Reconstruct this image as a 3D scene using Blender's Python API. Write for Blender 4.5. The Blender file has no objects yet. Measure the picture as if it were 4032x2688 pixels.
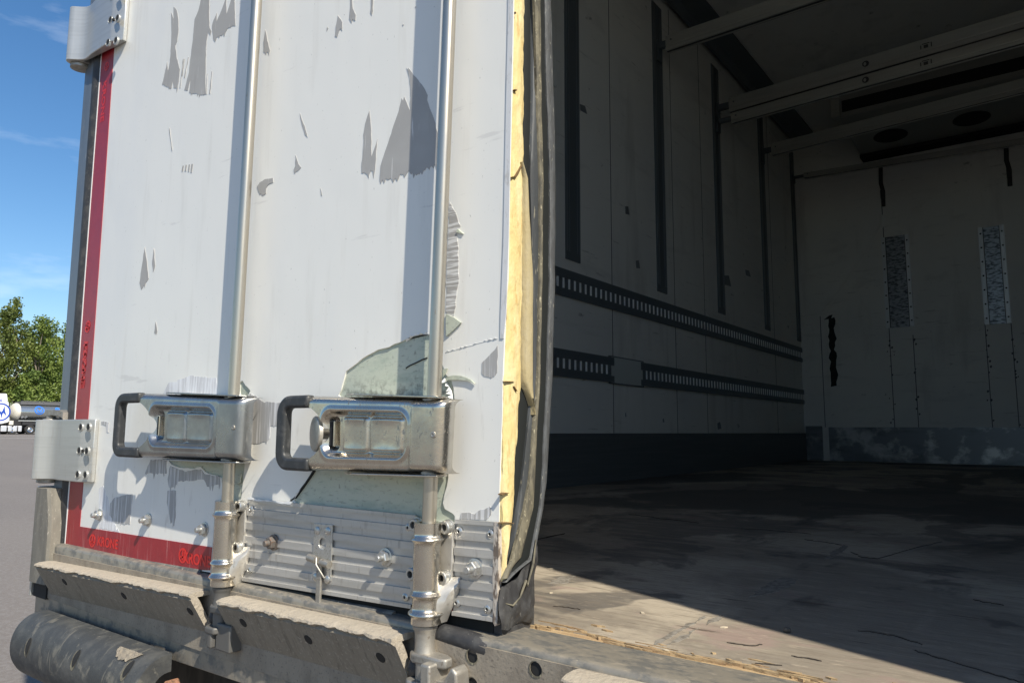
import bpy, bmesh, math, random
from mathutils import Vector, Matrix
from mathutils import noise as mnoise
from mathutils.geometry import delaunay_2d_cdt
random.seed(7)
R = math.radians
sc = bpy.context.scene
COL = sc.collection

# ------------------------------------------------------------------ camera
cam = bpy.data.objects.new('camera', bpy.data.cameras.new('camera'))
COL.objects.link(cam)
cam.data.lens = 25.64
cam.data.sensor_width = 36.0
cam.data.clip_start = 0.02
cam.data.clip_end = 2000.0
cam.matrix_world = Matrix([[0.803403, 0.068515, 0.591481, 0.560847], [0.59542, -0.099744, -0.797199, -0.73567], [0.004376, 0.992651, -0.12093, 0.25], [0.0, 0.0, 0.0, 1.0]])
sc.camera = cam

# ------------------------------------------------------------------ world and sun
SUN_DIR = Vector((-0.652, 0.245, -0.718)).normalized()      # direction the light travels
SUN_EL = math.asin(-SUN_DIR.z)
SUN_AZ = math.atan2(-SUN_DIR.x, -SUN_DIR.y)                  # clockwise from +Y
w = bpy.data.worlds.new('World'); sc.world = w; w.use_nodes = True
nt = w.node_tree; nt.nodes.clear()
wo = nt.nodes.new('ShaderNodeOutputWorld'); bg = nt.nodes.new('ShaderNodeBackground')
sky = nt.nodes.new('ShaderNodeTexSky'); sky.sky_type = 'NISHITA'; sky.sun_disc = False
sky.sun_elevation = SUN_EL; sky.sun_rotation = SUN_AZ
sky.air_density = 1.0; sky.dust_density = 0.6; sky.ozone_density = 2.2; sky.altitude = 50
tc = nt.nodes.new('ShaderNodeTexCoord'); mp = nt.nodes.new('ShaderNodeMapping')
mp.inputs['Scale'].default_value = (2.2, 2.2, 9.0); mp.inputs['Rotation'].default_value = (0.15, 0.1, 0.4)
nz = nt.nodes.new('ShaderNodeTexNoise'); nz.inputs['Scale'].default_value = 2.1; nz.inputs['Detail'].default_value = 7; nz.inputs['Roughness'].default_value = 0.55
rp = nt.nodes.new('ShaderNodeMapRange'); rp.inputs[1].default_value = 0.56; rp.inputs[2].default_value = 0.80; rp.inputs[3].default_value = 0.0; rp.inputs[4].default_value = 0.30
mx = nt.nodes.new('ShaderNodeMix'); mx.data_type = 'RGBA'; mx.inputs[7].default_value = (9.0, 9.6, 10.4, 1)
nt.links.new(tc.outputs['Generated'], mp.inputs[0]); nt.links.new(mp.outputs[0], nz.inputs['Vector'])
nt.links.new(nz.outputs[0], rp.inputs[0]); nt.links.new(rp.outputs[0], mx.inputs[0])
hs = nt.nodes.new('ShaderNodeHueSaturation'); hs.inputs['Saturation'].default_value = 1.25
nt.links.new(sky.outputs[0], hs.inputs['Color']); nt.links.new(hs.outputs[0], mx.inputs[6]); nt.links.new(mx.outputs[2], bg.inputs[0])
bg.inputs[1].default_value = 0.098
nt.links.new(bg.outputs[0], wo.inputs[0])

sun = bpy.data.objects.new('sun', bpy.data.lights.new('sun', 'SUN')); COL.objects.link(sun)
sun.data.energy = 4.75; sun.data.angle = R(0.5); sun.data.color = (1.0, 0.93, 0.80)
sun.rotation_euler = SUN_DIR.to_track_quat('-Z', 'Y').to_euler()

sc.view_settings.view_transform = 'Standard'; sc.view_settings.look = 'None'
sc.view_settings.gamma = 1.0; sc.view_settings.exposure = 0.6
sc.render.engine = 'CYCLES'
sc.cycles.max_bounces = 10; sc.cycles.diffuse_bounces = 6

# ------------------------------------------------------------------ helpers
class MB:
    """collects polygons and links them as ONE mesh object"""
    def __init__(s): s.v = []; s.f = []; s.m = []; s.mi = 0
    def add(s, vs, fs):
        b = len(s.v); s.v += [tuple(p) for p in vs]
        for f in fs: s.f.append([b + i for i in f]); s.m.append(s.mi)
        return s
    def box(s, x0, x1, y0, y1, z0, z1):
        return s.add([(x0,y0,z0),(x1,y0,z0),(x1,y1,z0),(x0,y1,z0),(x0,y0,z1),(x1,y0,z1),(x1,y1,z1),(x0,y1,z1)],
                     [(0,3,2,1),(4,5,6,7),(0,1,5,4),(1,2,6,5),(2,3,7,6),(3,0,4,7)])
    def at(s, axis, a, p):
        return (a,p[0],p[1]) if axis == 0 else (p[0],a,p[1]) if axis == 1 else (p[0],p[1],a)
    def prism(s, pts, axis, a, b):
        n = len(pts)
        return s.add([s.at(axis,a,p) for p in pts] + [s.at(axis,b,p) for p in pts],
                     [tuple(range(n))[::-1], tuple(range(n, 2*n))] + [(i,(i+1)%n,n+(i+1)%n,n+i) for i in range(n)])
    def slab(s, outer, holes, axis, a, b):
        """flat plate with holes"""
        loops = [outer] + holes; pts = []; edges = []; faces = []
        for L in loops:
            k = len(pts); pts += [Vector(p) for p in L]
            edges += [(k+i, k+(i+1)%len(L)) for i in range(len(L))]
        vo, eo, fo, *_ = delaunay_2d_cdt(pts, edges, faces, 0, 1e-6)
        def inside(p, L):
            c = False; j = len(L)-1
            for i in range(len(L)):
                if (L[i][1] > p[1]) != (L[j][1] > p[1]) and p[0] < (L[j][0]-L[i][0])*(p[1]-L[i][1])/(L[j][1]-L[i][1])+L[i][0]: c = not c
                j = i
            return c
        keep = []
        for f in fo:
            p = [sum(vo[i][k] for i in f)/len(f) for k in (0, 1)]
            if inside(p, outer) and not any(inside(p, h) for h in holes): keep.append(f)
        fo = keep
        cnt = {}
        for f in fo:
            for i in range(len(f)):
                e = (f[i], f[(i+1)%len(f)]); cnt[e] = 1
        n = len(vo); F = []
        for f in fo: F.append(tuple(f)); F.append(tuple(n+i for i in f[::-1]))
        for (i, j) in cnt:
            if (j, i) not in cnt: F.append((j, i, n+i, n+j))
        return s.add([s.at(axis,a,p) for p in vo] + [s.at(axis,b,p) for p in vo], F)
    def loft(s, rings, closed=True, caps=True):
        n = len(rings[0]); V = [p for r in rings for p in r]; F = []
        for k in range(len(rings)-1):
            for i in range(n if closed else n-1):
                j = (i+1) % n
                F.append((k*n+i, k*n+j, (k+1)*n+j, (k+1)*n+i))
        if caps and closed:
            F.append(tuple(range(n))[::-1]); F.append(tuple(range((len(rings)-1)*n, len(rings)*n)))
        return s.add(V, F)
    def tube(s, path, r, seg=16, squash=None):
        path = [Vector(p) for p in path]; rings = []
        up = Vector((0,1,0.01)).normalized()
        for i, p in enumerate(path):
            t = (path[min(i+1,len(path)-1)] - path[max(i-1,0)]).normalized()
            a = up - t*up.dot(t)
            if a.length < 0.1: a = Vector((1,0,0)) - t*t.x
            a.normalize(); b = t.cross(a)
            rr = r[i] if isinstance(r,(list,tuple)) else r
            ra, rb = (rr, rr) if squash is None else (rr*squash[0], rr*squash[1])
            rings.append([p + a*ra*math.cos(2*math.pi*k/seg) + b*rb*math.sin(2*math.pi*k/seg) for k in range(seg)])
        return s.loft(rings)
    def lathe(s, o, d, prof, seg=24, ph=0.0):
        """prof: (distance along d, radius)"""
        o = Vector(o); d = Vector(d).normalized()
        a = Vector((0,0,1)) if abs(d.z) < .9 else Vector((1,0,0))
        a = (a - d*a.dot(d)).normalized(); b = d.cross(a)
        return s.loft([[o + d*t + (a*math.cos(ph+2*math.pi*k/seg) + b*math.sin(ph+2*math.pi*k/seg))*max(r,1e-5) for k in range(seg)] for t, r in prof])
    def grid(s, fn, nu, nv):
        V = [fn(i/nu, j/nv) for j in range(nv+1) for i in range(nu+1)]
        return s.add(V, [(j*(nu+1)+i, j*(nu+1)+i+1, (j+1)*(nu+1)+i+1, (j+1)*(nu+1)+i) for j in range(nv) for i in range(nu)])
    def build(s, name, mats, parent=None, smooth=None, bevel=0, seg=2, recalc=True):
        me = bpy.data.meshes.new(name); me.from_pydata(s.v, [], s.f)
        mats = mats if isinstance(mats, (list, tuple)) else [mats]
        for m in mats: me.materials.append(m)
        for p, mi in zip(me.polygons, s.m): p.material_index = mi
        if recalc:
            bm = bmesh.new(); bm.from_mesh(me); bmesh.ops.recalc_face_normals(bm, faces=bm.faces); bm.to_mesh(me); bm.free()
        if smooth:
            me.polygons.foreach_set('use_smooth', [True]*len(me.polygons)); me.set_sharp_from_angle(angle=R(smooth))
        me.update()
        o = bpy.data.objects.new(name, me); COL.objects.link(o)
        if bevel:
            bv = o.modifiers.new('bevel', 'BEVEL'); bv.width = bevel; bv.segments = seg; bv.limit_method = 'ANGLE'; bv.angle_limit = R(40)
        if parent is not None: attach(o, parent)
        return o
def world_loc(o):
    p = Vector(o.location)
    if o.parent is not None: p = o.matrix_parent_inverse @ p; p = world_loc(o.parent) + p
    return p
def attach(o, parent):
    o.parent = parent; o.matrix_parent_inverse = Matrix.Translation(-world_loc(parent))
def tag(o, label, cat, group=None, kind=None):
    o['label'] = label; o['category'] = cat
    if group: o['group'] = group
    if kind: o['kind'] = kind
    return o
def thing(name, label, cat, loc, group=None):
    o = bpy.data.objects.new(name, None); COL.objects.link(o); o.location = loc
    return tag(o, label, cat, group)
def structure(o): o['kind'] = 'structure'; return o

def text_mesh(txt, size):
    cu = bpy.data.curves.new('lettering', 'FONT'); cu.body = txt; cu.size = size; cu.align_x = 'CENTER'; cu.align_y = 'CENTER'
    cu.offset = size*0.03
    tmp = bpy.data.objects.new('lettering', cu); COL.objects.link(tmp)
    dg = bpy.context.evaluated_depsgraph_get()
    me = bpy.data.meshes.new_from_object(tmp.evaluated_get(dg))
    V = [v.co.copy() for v in me.vertices]; F = [tuple(p.vertices) for p in me.polygons]
    bpy.data.objects.remove(tmp); bpy.data.curves.remove(cu); bpy.data.meshes.remove(me)
    return V, F

# ------------------------------------------------------------------ materials
def mat(name, col, rough=0.6, metal=0.0, layers=(), bump=(), spec=0.5, aniso=0.0, coat=0.0):
    """layers: dicts scale=(x,y,z) detail lo hi col amt rough ; bump: (scale xyz, strength, distance, detail)"""
    m = bpy.data.materials.new(name); m.use_nodes = True; t = m.node_tree; n = t.nodes; L = t.links
    b = n['Principled BSDF']
    b.inputs['Roughness'].default_value = rough; b.inputs['Metallic'].default_value = metal
    b.inputs['Specular IOR Level'].default_value = spec; b.inputs['Coat Weight'].default_value = coat
    b.inputs['Anisotropic'].default_value = aniso
    b.inputs['Base Color'].default_value = (*col, 1)
    co = n.new('ShaderNodeTexCoord')
    def noise(scale, detail=4, rough_=0.6, seed=0.0, dist=0.0):
        mpn = n.new('ShaderNodeMapping'); mpn.inputs['Scale'].default_value = scale if isinstance(scale,(tuple,list)) else (scale,)*3
        mpn.inputs['Location'].default_value = (seed*3.1, seed*1.7, seed*2.3)
        L.new(co.outputs['Object'], mpn.inputs[0])
        q = n.new('ShaderNodeTexNoise'); q.inputs['Scale'].default_value = 1.0; q.inputs['Detail'].default_value = detail
        q.inputs['Roughness'].default_value = rough_; q.inputs['Distortion'].default_value = dist
        L.new(mpn.outputs[0], q.inputs['Vector']); return q.outputs[0]
    cur = None; rcur = None
    for i, l in enumerate(layers):
        q = noise(l['scale'], l.get('detail',5), l.get('nrough',.6), l.get('seed', i+1), l.get('dist',0))
        mr = n.new('ShaderNodeMapRange'); mr.inputs[1].default_value = l.get('lo',.45); mr.inputs[2].default_value = l.get('hi',.65)
        mr.inputs[3].default_value = 0; mr.inputs[4].default_value = l.get('amt',1.0); L.new(q, mr.inputs[0])
        fac = mr.outputs[0]
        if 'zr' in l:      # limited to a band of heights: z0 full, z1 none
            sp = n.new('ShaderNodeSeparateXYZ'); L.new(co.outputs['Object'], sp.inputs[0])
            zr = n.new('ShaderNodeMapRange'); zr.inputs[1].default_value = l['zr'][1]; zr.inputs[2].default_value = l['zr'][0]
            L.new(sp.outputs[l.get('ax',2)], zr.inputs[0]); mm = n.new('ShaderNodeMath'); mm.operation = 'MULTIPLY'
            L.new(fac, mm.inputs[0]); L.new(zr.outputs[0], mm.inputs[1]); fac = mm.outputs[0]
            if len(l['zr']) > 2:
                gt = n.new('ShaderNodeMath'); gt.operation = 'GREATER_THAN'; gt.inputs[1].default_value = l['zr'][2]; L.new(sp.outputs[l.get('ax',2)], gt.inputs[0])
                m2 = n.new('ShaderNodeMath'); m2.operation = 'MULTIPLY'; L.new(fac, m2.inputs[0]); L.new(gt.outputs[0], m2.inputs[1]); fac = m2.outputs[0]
        x = n.new('ShaderNodeMix'); x.data_type = 'RGBA'; L.new(fac, x.inputs[0])
        x.inputs[7].default_value = (*l['col'],1)
        if cur is None: x.inputs[6].default_value = (*col,1)
        else: L.new(cur, x.inputs[6])
        cur = x.outputs[2]
        if 'rough' in l:
            y = n.new('ShaderNodeMix'); y.data_type = 'FLOAT'; L.new(fac, y.inputs[0]); y.inputs[3].default_value = l['rough']
            if rcur is None: y.inputs[2].default_value = rough
            else: L.new(rcur, y.inputs[2])
            rcur = y.outputs[0]
    if cur is not None: L.new(cur, b.inputs['Base Color'])
    if rcur is not None: L.new(rcur, b.inputs['Roughness'])
    prev = None
    for i, bp in enumerate(bump):
        q = noise(bp[0], bp[3] if len(bp) > 3 else 4, .6, 11+i)
        bn = n.new('ShaderNodeBump'); bn.inputs['Strength'].default_value = bp[1]; bn.inputs['Distance'].default_value = bp[2]
        L.new(q, bn.inputs['Height'])
        if prev: L.new(prev, bn.inputs['Normal'])
        prev = bn.outputs[0]
    if prev: L.new(prev, b.inputs['Normal'])
    return m

M = {}
M['skin'] = mat('white_door_skin', (.75,.742,.70), .38, layers=[
    dict(scale=(3,3,1.2), lo=.5, hi=.75, col=(.62,.64,.66), amt=.5, rough=.5),
    dict(scale=(60,60,14), lo=.62, hi=.72, col=(.40,.38,.35), amt=.45, detail=6, zr=(.05,.55)),
    dict(scale=(230,230,120), lo=.68, hi=.75, col=(.25,.24,.22), amt=.6, detail=3),
    dict(scale=(30,30,3), lo=.56, hi=.72, col=(.60,.58,.53), amt=.4, detail=6),
    dict(scale=(5,5,40), lo=.66, hi=.70, col=(.50,.49,.47), amt=.4, detail=6)],
    bump=[((4,4,2.5), .12, .02, 3)])
M['skin_edge'] = mat('broken_skin_edge', (.72,.73,.72), .6)
M['sage'] = mat('pale_green_inner_ply', (.47,.505,.41), .55, layers=[
    dict(scale=(9,9,9), lo=.4, hi=.7, col=(.47,.50,.43), amt=.8),
    dict(scale=(22,22,60), lo=.5, hi=.66, col=(.34,.40,.33), amt=.7, detail=7),
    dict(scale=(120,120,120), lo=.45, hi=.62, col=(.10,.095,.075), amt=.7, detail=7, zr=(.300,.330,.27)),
    dict(scale=(70,70,240), lo=.58, hi=.66, col=(.22,.23,.19), amt=.6, detail=5),
    dict(scale=(160,160,90), lo=.60, hi=.70, col=(.18,.18,.15), amt=.6, detail=6),
    dict(scale=(40,40,160), lo=.66, hi=.72, col=(.24,.29,.24), amt=.7)], bump=[((90,90,90), .15, .002)])
M['peel'] = mat('grey_worn_patch', (.34,.335,.325), .7, layers=[dict(scale=(14,14,14), lo=.4, hi=.7, col=(.39,.385,.375), amt=.8), dict(scale=(160,160,9), lo=.60, hi=.68, col=(.30,.29,.28), amt=.7, detail=4), dict(scale=(320,320,14), lo=.66, hi=.69, col=(.62,.62,.61), amt=.8, detail=3)])
M['peel_streak'] = mat('streaky_grey_patch', (.33,.32,.305), .7, layers=[
    dict(scale=(18,18,330), lo=.47, hi=.56, col=(.66,.66,.65), amt=.85, detail=3, dist=.4)])
M['peel_streak_v'] = mat('streaky_grey_patch_upright', (.36,.355,.345), .7, layers=[
    dict(scale=(260,260,10), lo=.50, hi=.60, col=(.66,.66,.66), amt=.8, detail=3)])
M['smear'] = mat('faint_grey_smear', (.56,.56,.57), .6, layers=[
    dict(scale=(150,150,14), lo=.42, hi=.58, col=(.73,.74,.755), amt=1.0, detail=5)])
M['red'] = mat('red_reflective_tape', (.30,.018,.026), .35, layers=[
    dict(scale=(40,40,40), lo=.4, hi=.7, col=(.24,.016,.024), amt=.7),
    dict(scale=(190,190,8), lo=.57, hi=.68, col=(.42,.16,.15), amt=.75, detail=4, rough=.7, zr=(.04,.16)),
    dict(scale=(500,500,500), lo=.5, hi=.7, col=(.36,.035,.04), amt=.5)], bump=[((900,900,900),.2,.0004)])
M['red_print'] = mat('bright_red_print', (.62,.022,.018), .4, layers=[dict(scale=(300,300,300), lo=.5, hi=.7, col=(.45,.03,.03), amt=.6)])
M['zinc'] = mat('dull_zinc_plate', (.52,.50,.46), .42, .55, layers=[
    dict(scale=(40,40,40), lo=.42, hi=.62, col=(.42,.40,.36), amt=.8), dict(scale=(160,160,90), lo=.60, hi=.70, col=(.24,.20,.15), amt=.6, detail=6)], bump=[((90,90,90), .12, .001)])
M['steel'] = mat('worn_stainless_steel', (.60,.56,.49), .19, .96, layers=[
    dict(scale=(26,26,26), lo=.42, hi=.62, col=(.46,.42,.36), amt=.7, rough=.30),
    dict(scale=(120,120,60), lo=.60, hi=.70, col=(.26,.22,.17), amt=.65, rough=.7, detail=6),
    dict(scale=(500,500,500), lo=.62, hi=.72, col=(.30,.27,.22), amt=.5, rough=.6)],
    bump=[((35,35,35), .10, .003), ((400,400,400), .08, .0006)])
M['steel_dark'] = mat('dark_reflecting_steel', (.36,.365,.36), .27, .92, layers=[  # left handle's dark reflection put into the base colour
    dict(scale=(26,26,26), lo=.42, hi=.62, col=(.29,.29,.285), amt=.8, rough=.36),
    dict(scale=(150,150,40), lo=.58, hi=.70, col=(.42,.41,.38), amt=.6, rough=.6, detail=6),
    dict(scale=(500,500,500), lo=.62, hi=.72, col=(.22,.20,.17), amt=.5, rough=.6)], bump=[((35,35,35), .10, .003), ((400,400,400), .08, .0006)])
M['steel_rod'] = mat('stainless_rod', (.50,.46,.39), .31, .9, layers=[
    dict(scale=(120,120,7), lo=.45, hi=.62, col=(.43,.39,.32), amt=.6, rough=.42),
    dict(scale=(300,300,60), lo=.64, hi=.70, col=(.30,.24,.17), amt=.6, rough=.6)], bump=[((700,700,30), .12, .0005)])
M['cast_dark'] = mat('shaded_cast_steel', (.15,.145,.135), .6, .5)  # shade on the left cam and keeper put into a darker cast steel
M['cast'] = mat('dull_cast_steel', (.40,.38,.34), .5, .75, layers=[
    dict(scale=(45,45,45), lo=.45, hi=.65, col=(.27,.25,.22), amt=.8, rough=.7),
    dict(scale=(150,150,150), lo=.60, hi=.70, col=(.15,.11,.08), amt=.6, rough=.8)], bump=[((220,220,220), .25, .001)])
M['alu'] = mat('anodised_aluminium', (.50,.50,.48), .36, .6, layers=[
    dict(scale=(8,8,160), lo=.45, hi=.65, col=(.43,.43,.41), amt=.6),
    dict(scale=(70,70,14), lo=.60, hi=.72, col=(.36,.32,.26), amt=.5, rough=.65, detail=6)], bump=[((300,300,12), .05, .0006)])
M['alu_plate'] = mat('ribbed_aluminium_plate', (.52,.505,.475), .42, .5, layers=[
    dict(scale=(14,14,90), lo=.45, hi=.65, col=(.43,.415,.38), amt=.7),
    dict(scale=(110,110,16), lo=.58, hi=.70, col=(.30,.27,.23), amt=.55, rough=.7, detail=6)], bump=[((160,160,40), .05, .001)])
M['post'] = mat('weathered_corner_profile', (.15,.175,.205), .42, .3, layers=[
    dict(scale=(40,40,5), lo=.45, hi=.65, col=(.115,.135,.16), amt=.7),
    dict(scale=(140,140,30), lo=.60, hi=.70, col=(.34,.34,.33), amt=.5, rough=.8)])
M['guard'] = mat('dusty_grey_post_guard', (.20,.185,.155), .75, .1, layers=[
    dict(scale=(60,60,12), lo=.40, hi=.65, col=(.14,.13,.11), amt=.8),
    dict(scale=(260,260,110), lo=.60, hi=.70, col=(.42,.39,.34), amt=.6)], bump=[((160,160,160), .15, .001)])
M['black'] = mat('black_rubber', (.028,.028,.03), .55, layers=[
    dict(scale=(50,50,50), lo=.45, hi=.68, col=(.06,.06,.06), amt=.8, rough=.75),
    dict(scale=(260,260,140), lo=.64, hi=.72, col=(.22,.21,.19), amt=.7, rough=.9)], bump=[((120,120,120), .25, .002)])
M['gasket'] = mat('dusty_rubber_strip', (.075,.078,.078), .8, layers=[
    dict(scale=(38,38,38), lo=.42, hi=.64, col=(.20,.19,.165), amt=.9, detail=7),
    dict(scale=(130,130,45), lo=.60, hi=.68, col=(.34,.32,.27), amt=.7)], bump=[((90,90,60), .45, .004)])
M['buffer'] = mat('scuffed_buffer_rubber', (.043,.045,.046), .62, layers=[
    dict(scale=(26,26,26), lo=.45, hi=.65, col=(.085,.085,.08), amt=.8),
    dict(scale=(26,14,14), lo=.56, hi=.64, col=(.19,.175,.14), amt=.5, dist=1.8, detail=8),
    dict(scale=(300,300,300), lo=.66, hi=.72, col=(.30,.28,.24), amt=.7)], bump=[((60,60,60), .3, .004), ((300,300,300), .2, .001)])
M['ledge'] = mat('dusty_worn_ledge', (.245,.215,.17), .85, .05, layers=[
    dict(scale=(50,14,14), lo=.42, hi=.62, col=(.21,.18,.14), amt=.8, detail=7),
    dict(scale=(150,30,30), lo=.56, hi=.66, col=(.13,.115,.09), amt=.6, dist=.8),
    dict(scale=(200,200,200), lo=.56, hi=.70, col=(.42,.38,.32), amt=.6)], bump=[((90,90,90), .4, .003), ((400,400,400), .25, .001)])
M['ledge_top'] = mat('chewed_ledge_top', (.36,.315,.25), .9, layers=[
    dict(scale=(120,120,120), lo=.48, hi=.66, col=(.30,.26,.21), amt=.8, detail=7)], bump=[((140,140,140), .7, .004, 6)])
M['frame'] = mat('grimy_rear_frame', (.30,.26,.205), .7, .2, layers=[
    dict(scale=(30,30,18), lo=.42, hi=.66, col=(.20,.17,.135), amt=.8, detail=7),
    dict(scale=(240,240,240), lo=.57, hi=.66, col=(.08,.07,.06), amt=.6)], bump=[((220,220,220), .35, .002, 6)])
M['under'] = mat('dirty_underframe', (.062,.058,.052), .8, .1, layers=[
    dict(scale=(35,35,10), lo=.45, hi=.66, col=(.12,.11,.095), amt=.8, detail=7)], bump=[((90,90,90), .3, .002)])
M['sill'] = mat('rubbed_metal_sill', (.31,.28,.23), .42, .45, layers=[
    dict(scale=(40,90,40), lo=.44, hi=.60, col=(.15,.15,.142), amt=.85, detail=7, rough=.6),
    dict(scale=(90,200,90), lo=.55, hi=.68, col=(.36,.31,.24), amt=.6, rough=.8)], bump=[((200,200,200), .2, .001)])
M['foam'] = mat('yellow_insulation_foam', (.60,.475,.215), .9, layers=[
    dict(scale=(60,60,16), lo=.42, hi=.66, col=(.68,.58,.33), amt=.9, detail=6),
    dict(scale=(90,90,24), lo=.58, hi=.68, col=(.48,.30,.10), amt=.7, detail=7)], bump=[((110,110,50), .5, .006, 6)])
M['foam_old'] = mat('aged_foam_sliver', (.36,.30,.17), .9, layers=[
    dict(scale=(90,90,30), lo=.45, hi=.66, col=(.36,.31,.20), amt=.8)], bump=[((180,180,80), .5, .003)])
M['seal_grey'] = mat('blue_grey_seal', (.05,.055,.06), .5, layers=[
    dict(scale=(90,90,4), lo=.42, hi=.62, col=(.035,.038,.04), amt=.8),
    dict(scale=(220,220,40), lo=.62, hi=.69, col=(.26,.24,.18), amt=.7)], bump=[((160,160,20), .3, .002)])
M['seal_rim'] = mat('grey_seal_rim', (.075,.08,.085), .6, layers=[
    dict(scale=(150,150,30), lo=.42, hi=.60, col=(.05,.052,.054), amt=.9, detail=6), dict(scale=(260,260,90), lo=.62, hi=.69, col=(.26,.25,.21), amt=.8)], bump=[((200,200,60), .5, .002)])
M['seal_lip'] = mat('frayed_pale_seal_lip', (.15,.135,.095), .8, layers=[
    dict(scale=(120,120,40), lo=.44, hi=.64, col=(.06,.056,.045), amt=.9), dict(scale=(260,260,120), lo=.60, hi=.68, col=(.40,.36,.25), amt=.8)], bump=[((220,220,110), .5, .002)])
M['seal_dark'] = mat('seal_recess_shade', (.014,.016,.016), .7, spec=.2)  # near-black: recess shade between the seal lips put into the colour
M['foam_crack'] = mat('brown_foam_crack', (.14,.085,.035), .95)
M['rust'] = mat('rusty_metal', (.26,.13,.075), .85, .2, layers=[
    dict(scale=(150,150,150), lo=.45, hi=.62, col=(.10,.055,.035), amt=.9, detail=7)], bump=[((180,180,180), .6, .003)])
M['disc'] = mat('dusty_metal_disc', (.46,.43,.37), .42, .6, layers=[dict(scale=(120,120,120), lo=.48, hi=.66, col=(.36,.33,.27), amt=.7)])
M['nut_dark'] = mat('grimy_nut', (.17,.155,.14), .6, .5, layers=[dict(scale=(300,300,300), lo=.5, hi=.7, col=(.25,.13,.07), amt=.8)])
M['nut'] = mat('zinc_nut', (.55,.55,.53), .35, .85, layers=[dict(scale=(300,300,300), lo=.5, hi=.7, col=(.30,.26,.20), amt=.7, rough=.7)])
M['bolt_seat'] = mat('shaded_bolt_seat', (.22,.205,.17), .5, .4)  # dark tone imitates the shade of a countersunk bolt recess
M['crack'] = mat('dark_floor_crack', (.045,.036,.028), .9)
M['dark_hole'] = mat('dark_socket', (.012,.012,.012), .8)  # flat near-black standing in for the shade inside holes, gaps and cracks
M['wall_in'] = mat('dirty_white_lining', (.80,.79,.73), .5, layers=[
    dict(scale=(1.2,1.2,1.2), lo=.42, hi=.66, col=(.70,.70,.67), amt=.8),
    dict(scale=(9,9,14), lo=.66, hi=.74, col=(.12,.12,.11), amt=.7, detail=7),
    dict(scale=(4,4,50), lo=.65, hi=.70, col=(.34,.34,.31), amt=.5, detail=6),
    dict(scale=(3,1.4,9), lo=.56, hi=.70, col=(.56,.56,.52), amt=.45, detail=7, dist=.5),
    dict(scale=(5,5,.9), lo=.56, hi=.68, col=(.58,.57,.52), amt=.6, detail=6)])
M['patch'] = mat('pale_patch_plate', (.60,.64,.62), .45, .2)
M['lining_seam'] = mat('dark_lining_seam', (.10,.10,.10), .7)
M['track'] = mat('dark_logistic_track', (.14,.165,.18), .45, .3)
M['track_edge'] = mat('light_track_lip', (.22,.24,.25), .4, .5)
M['slot'] = mat('lit_slot_wall', (.95,.97,.95), .4)  # near-white stands in for light on the inner walls of the slots
M['kick'] = mat('dark_kick_board', (.10,.112,.115), .55, layers=[dict(scale=(1,2,60), lo=.45, hi=.65, col=(.13,.14,.14), amt=.8)])
M['kick_alu'] = mat('scuffed_bulkhead_board', (.22,.24,.26), .4, .6, layers=[
    dict(scale=(5,5,5), lo=.50, hi=.60, col=(.62,.64,.66), amt=.8, detail=8, rough=.3),
    dict(scale=(2.5,2.5,9), lo=.5, hi=.7, col=(.10,.11,.12), amt=.8)])
M['beam'] = mat('aluminium_load_beam', (.50,.50,.46), .38, .6, layers=[dict(scale=(3,30,60), lo=.45, hi=.65, col=(.42,.42,.38), amt=.6)])
M['beam_dark'] = mat('beam_groove', (.06,.06,.06), .6)
M['evap'] = mat('cooler_casing', (.30,.30,.28), .5)
M['vent'] = mat('mottled_vent_strip', (.34,.36,.38), .35, .6, layers=[
    dict(scale=(26,26,70), lo=.45, hi=.60, col=(.04,.045,.05), amt=.9, detail=6)])
M['vent_rail'] = mat('bright_vent_rail', (.74,.76,.76), .4, .3)
M['floor'] = mat('worn_ply_floor', (.37,.32,.25), .62, layers=[
    dict(scale=(1.3,1.9,2), lo=.46, hi=.54, col=(.19,.163,.13), amt=.8, detail=8, dist=.8, seed=5),
    dict(scale=(2.6,2.2,2), lo=.54, hi=.57, col=(.075,.07,.066), amt=.75, detail=6, dist=.5, seed=9),
    dict(scale=(7,30,7), lo=.50, hi=.66, col=(.33,.285,.22), amt=.6, detail=6),
    dict(scale=(22,120,22), lo=.50, hi=.64, col=(.17,.14,.11), amt=.55, detail=7),
    dict(scale=(9,16,9), lo=.58, hi=.70, col=(.28,.20,.175), amt=.6, detail=5),
    dict(scale=(8,2.2,2), lo=.62, hi=.70, col=(.05,.05,.05), amt=.85, detail=5),
    dict(scale=(40,140,40), lo=.60, hi=.70, col=(.44,.37,.28), amt=.5, detail=5),
    dict(scale=(10,90,10), lo=.66, hi=.70, col=(.08,.06,.045), amt=.8, detail=4),
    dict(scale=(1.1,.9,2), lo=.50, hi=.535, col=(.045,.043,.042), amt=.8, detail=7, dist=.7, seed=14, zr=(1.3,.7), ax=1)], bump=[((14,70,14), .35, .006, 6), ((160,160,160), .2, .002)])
M['scuff'] = mat('pale_floor_scuff', (.24,.22,.19), .7, layers=[dict(scale=(120,120,20), lo=.42, hi=.60, col=(.13,.115,.095), amt=1.0, detail=6)])
M['torn_wood'] = mat('torn_floor_wood', (.40,.29,.16), .85, layers=[
    dict(scale=(20,160,60), lo=.45, hi=.62, col=(.30,.19,.10), amt=.85, detail=6)], bump=[((20,200,90), .7, .005, 6)])
M['shell'] = mat('white_trailer_shell', (.72,.73,.74), .4)
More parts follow.
